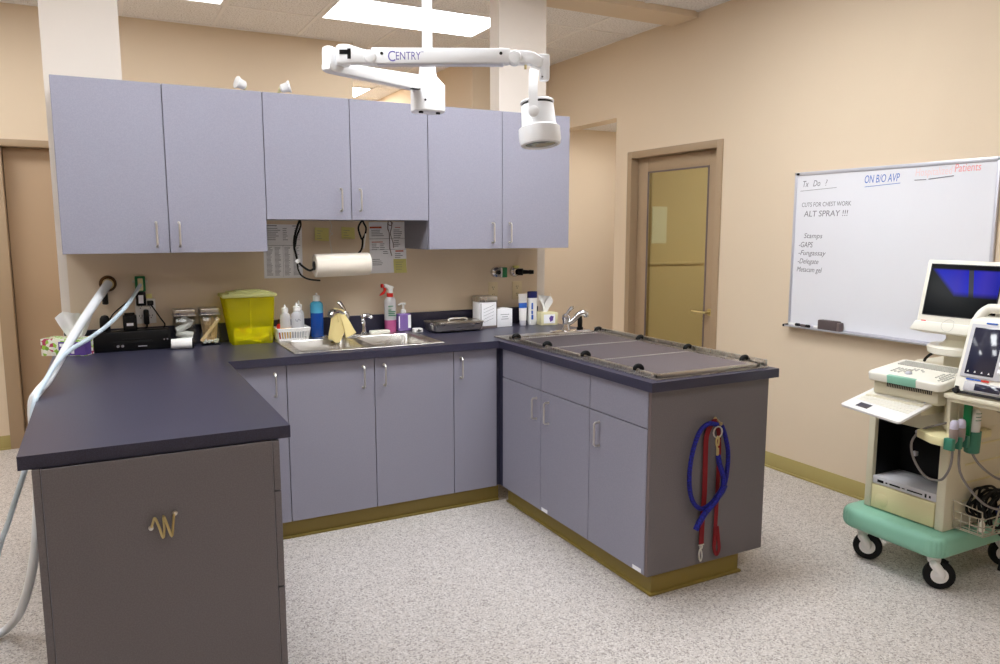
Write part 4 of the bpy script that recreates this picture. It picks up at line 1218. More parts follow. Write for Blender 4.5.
# ------------------------------------------------------------------ hoses from the wall inlets
t = thing('suction_hose', 'thick translucent hose from the bronze inlet over the counter end to the floor', 'hose', (-.86, -.33, 0))
MB().tube([(-.6, -.01, 1.246), (-.66, -.22, 1.175), (-.722, -.45, 1.098), (-.765, -.65, 1.041), (-.797, -.85, .998), (-.827, -1.0, .957), (-.855, -1.09, .932), (-.874, -1.11, .89), (-.876, -1.12, .74), (-.877, -1.14, .60), (-.884, -1.17, .48), (-.906, -1.22, .33), (-.955, -1.15, .16), (-1.01, -1.03, .045), (-1.06, -1.05, .018), (-1.12, -1.25, .0165), (-1.25, -1.6, .0165), (-1.5, -2.0, .0165)],
          [.021, .020, .019, .0175, .0165, .016, .0155, .0155, .0155, .0155, .0155, .0155, .0155, .0155, .0155, .0155, .0155, .0155], n=14, sub=5).obj('tube', 'hose', t)
t = thing('oxygen_hose', 'thin pale hose from the green outlet over the counter end to the floor', 'hose', (-.86, -.38, 0))
MB().tube([(-.456, -.0, 1.235), (-.522, -.2, 1.158), (-.605, -.4, 1.093), (-.686, -.6, 1.055), (-.756, -.78, 1.034), (-.804, -.93, 1.001), (-.836, -1.05, .955), (-.856, -1.15, .928), (-.869, -1.18, .88), (-.874, -1.21, .81), (-.886, -1.26, .75), (-.899, -1.305, .70), (-.934, -1.274, .60), (-.968, -1.20, .50), (-1.005, -1.133, .40), (-1.06, -1.1, .22), (-1.14, -1.15, .06), (-1.22, -1.3, .0095), (-1.4, -1.7, .0095), (-1.7, -2.1, .0095)],
          .0092, n=10, sub=5).obj('tube', 'hoseblue', t)

# ------------------------------------------------------------------ coil hook on the peninsula end
t = thing('coil_hook', 'coiled brass hook screwed to the peninsula end panel', 'hook', (-.513, PYE, .66))
yc = PYE
pts = [(-.545, yc - .006, .666), (-.540, yc - .016, .685), (-.535, yc - .022, .698), (-.526, yc - .026, .672), (-.517, yc - .024, .637), (-.512, yc - .012, .655), (-.512, yc - .014, .697), (-.503, yc - .026, .668), (-.494, yc - .024, .637), (-.489, yc - .016, .662), (-.485, yc - .010, .690), (-.483, yc - .006, .697)]
MB().tube(pts, .0036, n=8, sub=4).obj('coil', 'brass', t)
for x, z in ((-.546, .664), (-.481, .697)):
    MB().lathe((x, yc, z), [(.006, 0), (.0075, .002), (.0065, .008), (.003, .0095)], 14, axis=(0, -1, 0)).obj('screw', 'nickel', t)

# ------------------------------------------------------------------ leashes on the island end
ye = YE
t = thing('wall_hook', 'small brass hook near the top of the island end panel', 'hook', (1.622, ye, .70))
MB().tube([(1.622, ye, .722), (1.622, ye - .02, .718), (1.622, ye - .036, .705), (1.622, ye - .04, .716)], .004, n=8).lathe((1.622, ye, .722), [(.01, 0), (.009, .003), (.004, .005)], 12, axis=(0, -1, 0)).obj('hook_body', 'brass', t)
def on_y(pts, d, dd=None): return [(p[0], ye - d, p[1]) for p in pts]
t = thing('rope_leash', 'thick blue rope dog leash looped on the island end', 'leash', (1.57, ye, .27))
loop = [(1.608, .706), (1.559, .716), (1.515, .691), (1.485, .631), (1.467, .551), (1.466, .469), (1.485, .399), (1.524, .358), (1.563, .356), (1.616, .387), (1.66, .438), (1.674, .51), (1.673, .584), (1.653, .655), (1.632, .698)]
MB().tube(on_y(loop, .030), .0098, n=12, sub=4).tube(on_y([(1.640, .445), (1.629, .424), (1.598, .381), (1.553, .347), (1.515, .307), (1.494, .274)], .046), [.0098, .0112, .0118, .0118, .013, .012], n=12).tube(on_y([(1.601, .580), (1.612, .538), (1.63, .497), (1.636, .446), (1.628, .415)], .048), [.0105, .0115, .011, .0105, .0105], n=12).obj('rope', 'ropeblue', t)
MB().tube(on_y([(1.66, .44), (1.64, .41), (1.61, .384)], .034), [.014, .0155, .014], n=12).obj('stopper', 'navy', t)
MB().tube(on_y([(1.601, .600), (1.596, .618), (1.590, .640), (1.598, .660), (1.606, .645), (1.603, .62)], .044), .004, n=8).tube(on_y([(1.601, .578), (1.601, .61)], .044), .006, n=8, sub=1).obj('clip', 'brass', t)
MB().tube([(1.60 + .024 * math.cos(a), ye - .042, .678 + .024 * math.sin(a)) for a in [2 * PI * k / 12 for k in range(12)]], .0032, n=8, sub=1, loop=True).obj('ring', 'nickel', t)
t = thing('webbing_leash', 'flat red webbing dog leash hanging behind the blue rope leash', 'leash', (1.6, ye, .12))
MB().tube(on_y([(1.622, .712), (1.600, .712), (1.581, .691), (1.566, .650), (1.565, .564), (1.567, .406), (1.561, .302), (1.559, .182)], .012), 0.01, flat=(.0025, .026, (1, 0, 0))).tube(on_y([(1.622, .712), (1.632, .68), (1.642, .606), (1.642, .447), (1.640, .341), (1.638, .24), (1.636, .165)], .010), .01, flat=(.0025, .020, (1, 0, 0))).obj('strap', 'redweb', t)
MB().tube(on_y([(1.642, .25), (1.632, .18), (1.634, .145), (1.648, .124), (1.660, .145), (1.655, .19), (1.645, .25)], .014), .01, flat=(.016, .0025, (0, 1, 0))).obj('hand_loop', 'redweb', t)
MB().tube(on_y([(1.559, .182), (1.556, .17)], .014), .007, n=10, sub=1).tube(on_y([(1.556, .172), (1.547, .155), (1.548, .128), (1.556, .113), (1.563, .128), (1.561, .150), (1.556, .165)], .014), .0035, n=8).tube(on_y([(1.545, .184), (1.573, .184)], .012), .0035, n=8, sub=1).obj('snap_hook', 'nickel', t)

# ------------------------------------------------------------------ ceiling exam lamp
t = thing('exam_lamp', 'white ceiling mounted examination lamp with two folding arms', 'exam lamp', (.685, -1.06, 2.0))
px_, py_ = .687, -1.056
MB().lathe((px_, py_, 2.15), [(.036, 0), (.036, .135), (.0225, .14), (.0225, H - 2.15)], 24).obj('pole', 'lampwhite', t)
MB().lathe((px_, py_, H - .05), [(.024, 0), (.07, .012), (.085, .03), (.085, .05)], 28).obj('ceiling_canopy', 'lampwhite', t)
hb = MB()
hb.ring_loft([rrect(px_, py_, .064, .05, .03, 2.020), rrect(px_, py_, .070, .056, .035, 2.026), rrect(px_, py_, .070, .056, .035, 2.135), rrect(px_, py_, .040, .040, .036, 2.172), rrect(px_, py_, .036, .036, .035, 2.20)])
hub = hb.obj('hub', 'lampwhite', t)
k = MB()
for dx in (-.045, .035): k.cyl((px_ + dx, py_ - .03, 2.012), (px_ + dx, py_ - .03, 2.024), .010, n=12)
k.cyl((px_ - .035, py_ - .0555, 2.065), (px_ - .035, py_ - .058, 2.065), .005, n=10)
k.obj('stop_knob', 'black', hub)
e1 = V((.8855, -.4646, 0)); ez = V((0, 0, 1)); en = V((-.4646, -.8855, 0))     # along the upper arm, up, towards the room
P0 = V((.1955, -1.269, 0))
# lower arm: hub to elbow
A = V((px_ - .02, py_ - .005, 2.138)); Bq = V((P0.x, P0.y, 2.128))
d = (Bq - A); L_ = d.length; Fm = frame3(A, d, ez)
la = MB().prism([(0.0, -.033), (L_ - .0, -.020), (L_ + .02, -.012), (L_ + .02, .012), (L_, .018), (0, .033)], 'z', -.026, .026, .006, mtx=Fm)
la.obj('lower_arm', 'lampwhite', t)
BOX('arm_slot', 'gap', (A.x - .085, A.y - .075, 2.102), (A.x - .045, A.y - .05, 2.105), t)
# elbow
el = MB().lathe((P0.x, P0.y, 2.112), [(.022, 0), (.027, .004), (.027, .07), (.024, .086), (.012, .092)], 22)
q = P0 + e1 * .055
el.lathe((q.x, q.y, 2.132), [(.022, 0), (.027, .004), (.027, .055), (.022, .072), (.01, .078)], 22)
elbow = el.obj('elbow', 'lampwhite', t)
Fa = frame3(P0 + e1 * 0 + V((0, 0, 2.164)), e1, ez)            # x along the arm, y up, z towards the camera side
MB().prism([(.03, -.028), (.11, -.026), (.165, -.030), (.165, .020), (.13, .026), (.075, .044), (.045, .044), (.03, .036)], 'z', -.026, .030, .008, mtx=Fa).obj('elbow_bracket', 'lampwhite', elbow)
BOX_ = MB().box((.045, .005, .0295), (.085, .022, .0315), mtx=Fa).box((.075, -.012, .0295), (.088, .026, .0315), mtx=Fa).obj('lock_slot', 'black', elbow)
MB().lathe(Fa @ V((.160, -.004, -.028)), [(.022, 0), (.026, .004), (.026, .056), (.020, .063), (.004, .066)], 24, axis=en).obj('pivot_disc', 'lampwhite', elbow)
# upper arm
xa, xb = .165, .695
ua = MB().prism([(xa, -.029), (xb - .01, -.026), (xb, -.018), (xb, .022), (xb - .01, .028), (xa, .030)], 'z', -.028, .030, .005, mtx=Fa).obj('upper_arm', 'lampwhite', t)
k = MB()
for x in (.205, .655): k.cyl(Fa @ V((x, .008, .029)), Fa @ V((x, .008, .0315)), .006, n=12)
k.obj('set_screw', 'black', ua)
MB().box((xa + .02, -.0315, -.02), (xb - .03, -.028, .022), .001, 1, mtx=Fa).obj('cover_seam', 'alu', ua)
tm = Fa @ Matrix.Translation((.226, -.015, .0303))
fit_text('C', .028, .056, tm @ Matrix.Translation((0, -.006, 0)), 'centry', ua)
fit_text('ENTRY', .094, .042, tm @ Matrix.Translation((.030, 0, 0)), 'centry', ua)
fit_text('TM', .010, .010, tm @ Matrix.Translation((.1265, .025, 0)), 'centry', ua)
# wrist
wr = MB().lathe(Fa @ V((xb + .012, -.004, -.024)), [(.024, 0), (.026, .004), (.026, .048), (.022, .054), (.004, .056)], 22, axis=en)
wr.prism([(xb + .01, -.026), (xb + .07, -.028), (xb + .10, -.040), (xb + .118, -.038), (xb + .118, -.004), (xb + .08, .018), (xb + .01, .024)], 'z', -.022, .024, .006, mtx=Fa)
wrist = wr.obj('wrist', 'lampwhite', t)
MB().cyl(Fa @ V((xb + .055, -.028, 0)), Fa @ V((xb + .055, -.044, 0)), .005, n=10).obj('set_pin', 'brass', wrist)
MB().prism([(xb + .095, -.02), (xb + .105, .010), (xb + .14, .010), (xb + .146, .004), (xb + .146, -.082), (xb + .14, -.088), (xb + .108, -.088), (xb + .108, -.045)], 'z', -.014, .018, .005, mtx=Fa).obj('drop_bracket', 'lampwhite', wrist)
MB().cyl(Fa @ V((xb + .118, -.075, .017)), Fa @ V((xb + .118, -.075, .0195)), .003, n=8).obj('bracket_screw', 'black', wrist)
# head
hx = xb + .115
hc = Fa @ V((hx, 0, 0))
yk = [Fa @ V((xb + .108, -.03, 0)), Fa @ V((xb + .088, -.05, .020)), Fa @ V((xb + .082, -.09, .055)), Fa @ V((xb + .080, -.15, .083)), Fa @ V((xb + .082, -.215, .088))]
MB().tube(yk, .01, flat=(.034, .012, en)).obj('yoke', 'lampwhite', t)
ax = (e1 * -.08 + ez * 1 - en * .13).normalized()
base = Fa @ V((hx - .002, -.334, .022))
head = MB().lathe(base, [(.058, .012), (.066, .002), (.076, .006), (.081, .022), (.080, .068), (.069, .076), (.067, .082), (.063, .154), (.0625, .156)], 36, axis=ax).obj('lamp_head', 'lampwhite', t)
MB().lathe(base + ax * .164, [(.0625, 0), (.0655, .003), (.062, .010), (.030, .016), (.002, .017)], 36, axis=ax).obj('top_cap', 'lampwhite', head)
MB().lathe(base + ax * .155, [(.060, 0), (.060, .010)], 36, axis=ax).obj('vent_gap', 'gap', head)
MB().lathe(base + ax * .004, [(.001, .002), (.030, 0.0), (.058, .004), (.058, .008), (.001, .008)], 36, axis=ax).obj('lens', 'lens', head)
kb = Fa @ V((xb + .082, -.215, .078))
MB().lathe(kb, [(.014, 0), (.014, .012), (.021, .014), (.021, .028), (.016, .031), (.003, .032)], 20, axis=en).obj('yoke_knob', 'lampwhite', head)

# ------------------------------------------------------------------ whiteboard
BX = XR
wy0, wy1, wz0, wz1 = -2.148, -.970, .932, 1.848
t = thing('whiteboard', 'wall mounted whiteboard with aluminium frame and handwritten notes', 'whiteboard', (BX, (wy0 + wy1) / 2, wz0))
BOX('board', 'board', (BX - .012, wy0 + .005, wz0 + .005), (BX - .001, wy1 - .005, wz1 - .005), t)
f = MB()
f.box((BX - .018, wy0, wz1 - .020), (BX - .001, wy1, wz1), .003).box((BX - .018, wy0, wz0), (BX - .001, wy0 + .016, wz1), .003).box((BX - .018, wy1 - .016, wz0), (BX - .001, wy1, wz1), .003).box((BX - .018, wy0, wz0), (BX - .001, wy1, wz0 + .014), .003)
f.obj('frame', 'alu', t)
MB().prism([(BX - .001, wz0), (BX - .062, wz0 - .002), (BX - .066, wz0 + .008), (BX - .060, wz0 + .008), (BX - .056, wz0 + .003), (BX - .001, wz0 + .006)], 'y', wy0 + .01, wy1 - .01).obj('pen_tray', 'alu', t)
c = MB()
c.box((BX - .022, wy1 - .034, wz1 - .016), (BX - .017, wy1 - .016, wz1 - .004), .002).box((BX - .068, wy1 - .016, wz0 - .004), (BX - .002, wy1 - .004, wz0 + .012), .003)
c.obj('corner_clip', 'black', t)
WF = lambda y, z: frame3((BX - .0125, y, z), (0, -1, 0), (0, 0, 1))
fit_text('ON B/O AVP', .205, .060, WF(-1.436, 1.762), 'inkblue', t, .15)
fit_text('Hospitalized', .19, .055, WF(-1.728, 1.782), 'inkpink', t, .1)
fit_text('Patients', .125, .055, WF(-1.930, 1.790), 'inkred', t, .1)
fit_text('Tx   Do   ?', .17, .05, WF(-1.022, 1.762), 'ink', t, .25)
fit_text('CUTS FOR CHEST WORK', .335, .036, WF(-1.026, 1.645), 'ink', t, .05)
fit_text('ALT SPRAY !!!', .300, .048, WF(-1.046, 1.588), 'ink', t, .1)
fit_text('Stamps', .13, .042, WF(-1.052, 1.462), 'ink', t, .2)
fit_text('-GAPS', .10, .046, WF(-1.018, 1.408), 'ink', t, .2)
fit_text('-Fungassay', .195, .042, WF(-1.016, 1.362), 'ink', t, .3)
fit_text('-Delegate', .15, .042, WF(-1.014, 1.312), 'ink', t, .3)
fit_text('Metacam gel', .18, .042, WF(-1.012, 1.263), 'ink', t, .25)
u = MB()
u.tube([(BX - .0125, -1.012, 1.738), (BX - .0125, -1.262, 1.748)], .0014, n=5, sub=1)
u.tube([(BX - .0125, -1.728, 1.762), (BX - .0125, -1.79, 1.762)], .0022, n=5, sub=1).tube([(BX - .0125, -1.803, 1.763), (BX - .0125, -1.93, 1.772)], .0026, n=5, sub=1)
u.obj('underline', 'ink', t)
MB().tube([(BX - .0125, -1.442, 1.742), (BX - .0125, -1.65, 1.752)], .0016, n=5, sub=1).obj('underline', 'inkblue', t)

t = thing('eraser', 'dark grey felt eraser standing on the whiteboard tray', 'eraser', (BX - .038, -1.285, wz0 + .004))
MB().box((BX - .060, -1.352, wz0 + .005), (BX - .016, -1.222, wz0 + .062), .006).obj('felt', 'felt', t)
MB().box((BX - .058, -1.366, wz0 + .006), (BX - .018, -1.350, wz0 + .056), .004).obj('end_cap', 'edge', t)
def marker(y0, y1, body, capm, label, x=BX - .036):
    t = thing('marker', label, 'marker', (x, (y0 + y1) / 2, wz0 + .004), 'markers on the whiteboard tray')
    z = wz0 + .0135
    MB().cyl((x, y0, z), (x, y0 + (y1 - y0) * .68, z), .0085, n=14).obj('barrel', body, t)
    MB().cyl((x, y0 + (y1 - y0) * .66, z), (x, y1, z), .0095, n=14).obj('cap', capm, t)
marker(-1.0, -1.075, 'white', 'black', 'marker with a black cap in the corner of the whiteboard tray')
marker(-1.095, -1.155, 'felt', 'black', 'dark marker between the corner marker and the eraser', BX - .046)
marker(-1.215, -1.165, 'white', 'alu', 'white marker lying against the eraser')

# ------------------------------------------------------------------ ultrasound cart
us = thing('ultrasound_machine', 'cream ultrasound machine on a mint green wheeled base', 'ultrasound machine', (2.65, -2.2, 0))
# base
def rr2(x0, x1, y0, y1, r, n=6):
    return [(p.x, p.y) for p in rrect((x0 + x1) / 2, (y0 + y1) / 2, (x1 - x0) / 2, (y1 - y0) / 2, r, 0, n)]
m = MB().prism(rr2(2.345, 2.97, -2.452, -1.962, .07), 'z', .150, .246, .030, 4)
m.obj('base', 'mint', us)
def caster(x, y, ang, label=None):
    r, w_ = .062, .030
    d = V((math.cos(ang), math.sin(ang), 0)); n = V((-d.y, d.x, 0))
    c = V((x, y, r)) - d * .022
    f = MB().cyl((x, y, .118), (x, y, .152), .026, n=18)
    f.tube([V((x, y, .118)) + n * .0, V((x, y, .112)) + n * .024, c + n * .026 + V((0, 0, .02)), c + n * .026], [.018, .02, .019, .018], n=10)
    f.tube([V((x, y, .118)) - n * .0, V((x, y, .112)) - n * .024, c - n * .026 + V((0, 0, .02)), c - n * .026], [.018, .02, .019, .018], n=10)
    fk = f.obj('caster', 'white', us)
    MB().lathe(c - n * w_ / 2, [(r * .6, 0), (r * .95, .001), (r, .007), (r, w_ - .007), (r * .95, w_ - .001), (r * .6, w_)], 30, axis=n).obj('tyre', 'rubber', fk)
    MB().lathe(c - n * (w_ / 2 + .004), [(.012, 0), (r * .4, .002), (r * .63, .005), (r * .63, w_ + .003), (r * .4, w_ + .006), (.012, w_ + .008)], 30, axis=n).obj('hub', 'white', fk)
    MB().tube([c + V((0, 0, r + .006)) + d * .03 * k - n * 0 + V((0, 0, -.012 * abs(k))) for k in (-1, 0, 1)], .008, n=8).obj('fender', 'rubber', fk)
for x, y, a in ((2.425, -2.045, 2.1), (2.425, -2.385, 2.3), (2.90, -2.385, 2.4), (2.90, -2.045, 2.0)): caster(x, y, a)
# tower
TY0, TY1, TX0, TX1 = -2.402, -2.026, 2.44, 2.88
f = MB()
f.box((TX0, TY1 - .034, .247), (TX1, TY1, .80), .006)
f.box((TX0, TY0, .247), (TX1, TY0 + .040, .80), .006)
f.box((TX0 + .02, TY0 + .01, .66), (TX1, TY1 - .01, .80), .004)
f.box((TX0 + .02, TY0 + .01, .247), (TX1, TY1 - .01, .355), .004)
f.box((TX1 - .02, TY0 + .01, .247), (TX1, TY1 - .01, .80), .004)
tower = f.obj('tower', 'cream', us)
BOX('bay_lining', 'black', (TX0 + .19, TY0 + .040, .355), (TX0 + .20, TY1 - .034, .66), tower)
k = MB().box((TX0 + .022, TY0 + .0395, .355), (TX0 + .19, TY0 + .0425, .66)).box((TX0 + .022, TY1 - .0365, .355), (TX0 + .19, TY1 - .0335, .66)).box((TX0 + .022, TY0 + .04, .656), (TX0 + .19, TY1 - .034, .6605))
k.obj('bay_side', 'black', tower)
MB().box((TX0 + .03, -2.24, .53), (TX0 + .05, -2.22, .55), .003).cyl((TX0 + .185, -2.15, .6), (TX0 + .17, -2.15, .6), .011).obj('bay_sockets', 'alu', tower)
BOX('socket_light', 'bluelabel', (TX0 + .172, -2.18, .588), (TX0 + .18, -2.165, .603), tower)
MB().box((TX0 - .002, TY0 + .042, .252), (TX0 + .03, TY1 - .036, .360), .005).lathe((TX0 - .006, -2.115, .295), [(.026, 0), (.034, .005), (.034, .01)], 20, axis=(1, 0, 0)).obj('lower_panel', 'creamyel', tower)
v = MB().box((TX0 + .004, TY0 + .042, .364), (TX0 + .19, TY1 - .036, .400), .003).obj('video_recorder', 'vcr', us)
p = MB()
yy = TY1 - .060
for w_, h_ in ((.03, .012), (.008, .006), (.05, .007), (.012, .004), (.07, .006), (.008, .016), (.008, .010)):
    p.box((TX0 + .003, yy, .380 - h_ / 2), (TX0 + .0045, yy - w_, .380 + h_ / 2)); yy -= w_ + .011
p.obj('print', 'black', v)
s = MB()
for z in (.36, .44, .52, .60): s.box((2.56, TY0 - .003, z), (2.84, TY0 + .002, z + .008), .002)
s.obj('side_ribs', 'creamyel', tower)
# column and console
c = MB().prism([(TX0 + .02, .80), (2.345, .80), (2.33, .812), (2.33, .858), (2.36, .872), (2.62, .93), (2.84, .93), (2.88, .80)], 'y', -2.405, -2.115, .006)
con = c.obj('console_body', 'cream', us)
g = MB()
for k in range(26): g.box((2.3285, -2.18 - .0078 * k, .845), (2.334, -2.1835 - .0078 * k, .862))
g.obj('console_vent', 'gap', con)
a = V((2.285, -2.278, .905)); b = V((2.48, -2.278, .936))
FM = frame3(a, b - a, V((0, 1, 0)))       # x back along the slope, y to the picture's left, z up
kb_ = MB().prism([(-.005, -.145), (.0, -.160), (.02, -.168), (.225, -.160), (.235, -.14), (.235, .14), (.225, .156), (.02, .168), (.0, .160), (-.005, .15)], 'z', -.036, 0, .007, 3, mtx=FM)
kbd = kb_.obj('console_keyboard', 'creamlt', us)
MB().box((-.0075, -.060, -.034), (.012, .068, .0008), .003, mtx=FM).obj('palm_badge', 'mint', kbd)
ks = MB()
rnd = random.Random(9)
for r_ in range(4):
    for q in range(24): ks.box((.150 + .015 * r_, -.128 + .0107 * q, 0), (.160 + .015 * r_, -.1205 + .0107 * q, .004), mtx=FM)
for cx, cy, nx, ny in ((.05, .09, 4, 5), (.06, -.10, 5, 4), (.10, .03, 2, 4), (.03, -.13, 3, 2)):
    for i in range(nx):
        for j in range(ny):
            if rnd.random() < .85: ks.box((cx + .016 * i, cy - .016 * j, 0), (cx + .009 + .016 * i, cy - .007 - .016 * j, .0035), mtx=FM)
ks.obj('keys', 'key', kbd)
MB().sphere(FM @ V((.055, .01, .002)), .014, 14, (1, 1, .7)).obj('trackball', 'alu', kbd)
# pull out keyboard
a = V((2.185, -2.215, .752)); b = V((2.345, -2.235, .805))
FK = frame3(a, b - a, V((0, 1, 0)))
pk = MB().prism([(-.006, -.135), (.002, -.145), (.185, -.142), (.19, -.13), (.19, .146), (.185, .154), (.002, .160), (-.006, .150)], 'z', -.010, .002, .003, mtx=FK).obj('fold_out_keyboard', 'white', us)
ks = MB()
for r_ in range(5):
    for q in range(16): ks.box((.066 + .022 * r_, -.125 + .0164 * q, .002), (.085 + .022 * r_, -.111 + .0164 * q, .0045), .001, 1, mtx=FK)
ks.obj('keys', 'creamlt', pk)
MB().box((.016, .035, .0018), (.050, .095, .0035), mtx=FK).obj('touch_pad', 'lcd', pk)
for y in (-.095, .06): MB().tube([FK @ V((.17, y - .02, .003)), FK @ V((.185, y - .02, .012)), FK @ V((.2, y, .014)), FK @ V((.185, y + .02, .012)), FK @ V((.17, y + .02, .003))], .0028, n=6).obj('clip', 'alu', pk)
MB().box((2.30, -2.36, .755), (2.46, -2.10, .80), .006).obj('keyboard_slide', 'cream', us)
# probe holder on the near side
hd = MB().prism([(2.31, -2.34), (2.262, -2.43), (2.262, -2.478), (2.275, -2.488), (2.58, -2.488), (2.60, -2.40), (2.46, -2.40), (2.46, -2.34)], 'z', .664, .698, .005).obj('probe_shelf', 'creamyel', us)
g = MB()
for x in (2.260, 2.307, 2.355): g.box((x, -2.52, .655), (x + .022, -2.484, .702), .003)
g.box((2.258, -2.492, .668), (2.42, -2.486, .700), .002)
g.obj('probe_slots', 'mintdk', hd)
cup = MB().lathe((2.417, -2.505, .625), [(.022, 0), (.028, .004), (.030, .09), (.027, .09), (.025, .01), (.001, .008)], 22).obj('bottle_cup', 'mintdk', hd)
# monitor
mx_ = .16
a = V((2.475, -2.345, 1.095)); b = V((2.535, -2.345, 1.385))
FMn = frame3(a, V((0, -1, 0)), b - a)      # x to picture right, y up the screen, z towards the viewer
Lm = (b - a).length
mo = MB()
mo.prism([(-.155, .0), (.19, .0), (.19, Lm), (-.155, Lm)], 'z', -.045, .0, .008, 3, mtx=FMn)
mo.ring_loft([[FMn @ V(q) for q in ((-.150, .02, -.04), (.185, .02, -.04), (.185, Lm - .01, -.04), (-.150, Lm - .01, -.04))], [FMn @ V(q) for q in ((-.10, .04, -.22), (.135, .04, -.22), (.135, Lm - .05, -.22), (-.10, Lm - .05, -.22))], [FMn @ V(q) for q in ((-.07, .06, -.30), (.105, .06, -.30), (.105, Lm - .09, -.30), (-.07, Lm - .09, -.30))]])
mon = mo.obj('monitor', 'creamlt', us)
MB().prism([(-.175, -.012), (.19, -.012), (.19, .03), (-.155, .03)], 'z', -.10, .010, .006, mtx=FMn).obj('monitor_chin', 'creamlt', mon)
bez = MB()
sx0, sx1, sy0, sy1 = -.130, .160, .062, Lm - .022
for q in (((sx0 - .004, sy0 - .004), (sx1 + .004, sy0)), ((sx0 - .004, sy1), (sx1 + .004, sy1 + .004)), ((sx0 - .004, sy0), (sx0, sy1)), ((sx1, sy0), (sx1 + .004, sy1))):
    bez.box((q[0][0], q[0][1], -.002), (q[1][0], q[1][1], .0025), mtx=FMn)
bez.obj('screen_bezel', 'gap', mon)
MB().box((sx0, sy0, -.004), (sx1, sy1, .0015), mtx=FMn).obj('screen', 'picture', mon)
MB().box((-.132, .026, .0), (-.112, .034, .0025), mtx=FMn).obj('power_light', 'red', mon)
MB().tube([FMn @ V((-.01 + .026 * math.cos(q), .020 + .026 * math.sin(q), .010 if .020 + .026 * math.sin(q) < .03 else .001)) for q in [2 * PI * k / 20 for k in range(20)]], .0008, n=5, sub=1, loop=True).obj('speaker_ring', 'key', mon)
MB().lathe((2.60, -2.335, 1.02), [(.105, 0), (.085, .012), (.072, .03), (.075, .05), (.09, .085)], 30, sx=1.0, sy=.95).obj('monitor_neck', 'cream', us)
MB().lathe((2.60, -2.315, .985), [(.110, 0), (.120, .006), (.124, .03), (.114, .038)], 34).obj('swivel_disc', 'creamlt', us)
MB().box((2.56, -2.40, .92), (2.82, -2.27, .99), .01).obj('monitor_post', 'cream', us)
MB().tube([(2.58, -2.255, .99), (2.585, -2.21, .975), (2.60, -2.17, .945), (2.62, -2.15, .92)], .006, n=8).obj('monitor_cable', 'rubber', us)
# side shelf carrying the patient monitor
MB().box((2.30, -2.80, .852), (2.66, -2.445, .870), .004).box((2.31, -2.80, .838), (2.64, -2.455, .853), .003).prism([(2.345, .66), (2.39, .66), (2.39, .84), (2.335, .84)], 'y', -2.455, -2.442, .003).box((2.39, -2.46, .70), (2.80, -2.40, .85), .004).obj('side_shelf', 'cream', us)
# wire basket with a bundle of cables
M['basketwire'] = mat('grey_cream_wire', (176, 168, 150), 0.5)
wb = MB()
bk = [(2.50, -2.405), (2.50, -2.53), (2.80, -2.53), (2.80, -2.405)]
for z in (.270, .300, .335): wb.tube([(x, y, z) for x, y in bk], .0022, n=6, sub=1)
wb.tube([(2.50, -2.41, .272), (2.485, -2.41, .385), (2.485, -2.53, .37), (2.50, -2.53, .272)], .0032, n=6, sub=1)
wb.tube([(2.565, -2.53, .262), (2.62, -2.535, .42)], .0036, n=6, sub=1)
wb.tube([(2.50, -2.53, .262), (2.62, -2.535, .262), (2.80, -2.53, .262)], .003, n=6, sub=1)
for k in range(8): wb.tube([(2.50 + .042 * k, -2.405, .264), (2.50 + .042 * k, -2.53, .264)], .002, n=6, sub=1)
for k in range(3): wb.tube([(2.50, -2.44 - .035 * k, .264), (2.50, -2.44 - .035 * k, .335)], .002, n=6, sub=1)
wb.obj('wire_basket', 'basketwire', us)
rnd = random.Random(21)
cb = MB()
for k in range(9):
    cx, cz = 2.66 + rnd.uniform(-.02, .03), .345 + rnd.uniform(-.015, .02)
    rx, rz = .085 + rnd.uniform(-.02, .015), .06 + rnd.uniform(-.015, .02)
    yy = -2.425 - .010 * k
    ph = rnd.uniform(0, 6)
    cb.tube([(cx + rx * math.cos(2 * PI * q / 10 + ph), yy + .008 * math.sin(q * 2.1), cz + rz * math.sin(2 * PI * q / 10 + ph)) for q in range(10)], .006, n=7, sub=3, loop=True)
t = thing('cable_bundle', 'coiled black cables in the wire basket on the cart side', 'cables', (2.66, -2.47, .27))
cb.obj('black_cable', 'rubber', t)
cb = MB()
for k in range(3):
    cb.tube([(2.72 + .05 * math.cos(2 * PI * q / 10 + k), -2.49 - .012 * k + .006 * math.sin(q * 1.7), .325 + .028 * math.sin(2 * PI * q / 10 + k)) for q in range(10)], .005, n=7, sub=3, loop=True)
cb.obj('blue_cable', 'bluecable', t)
MB().lathe((2.545, -2.50, .268), [(.010, 0), (.011, .004), (.011, .035), (.005, .045), (.004, .055)], 12).obj('pale_plug', 'creamlt', t)
t2 = thing('hanging_cord', 'black cord with a tassel end hanging over the green base', 'cord', (2.63, -2.54, .1))
MB().tube([(2.62, -2.512, .262), (2.625, -2.54, .235), (2.625, -2.545, .16), (2.622, -2.545, .10)], [.004, .004, .006, .011], n=8).obj('cord', 'rubber', t2)

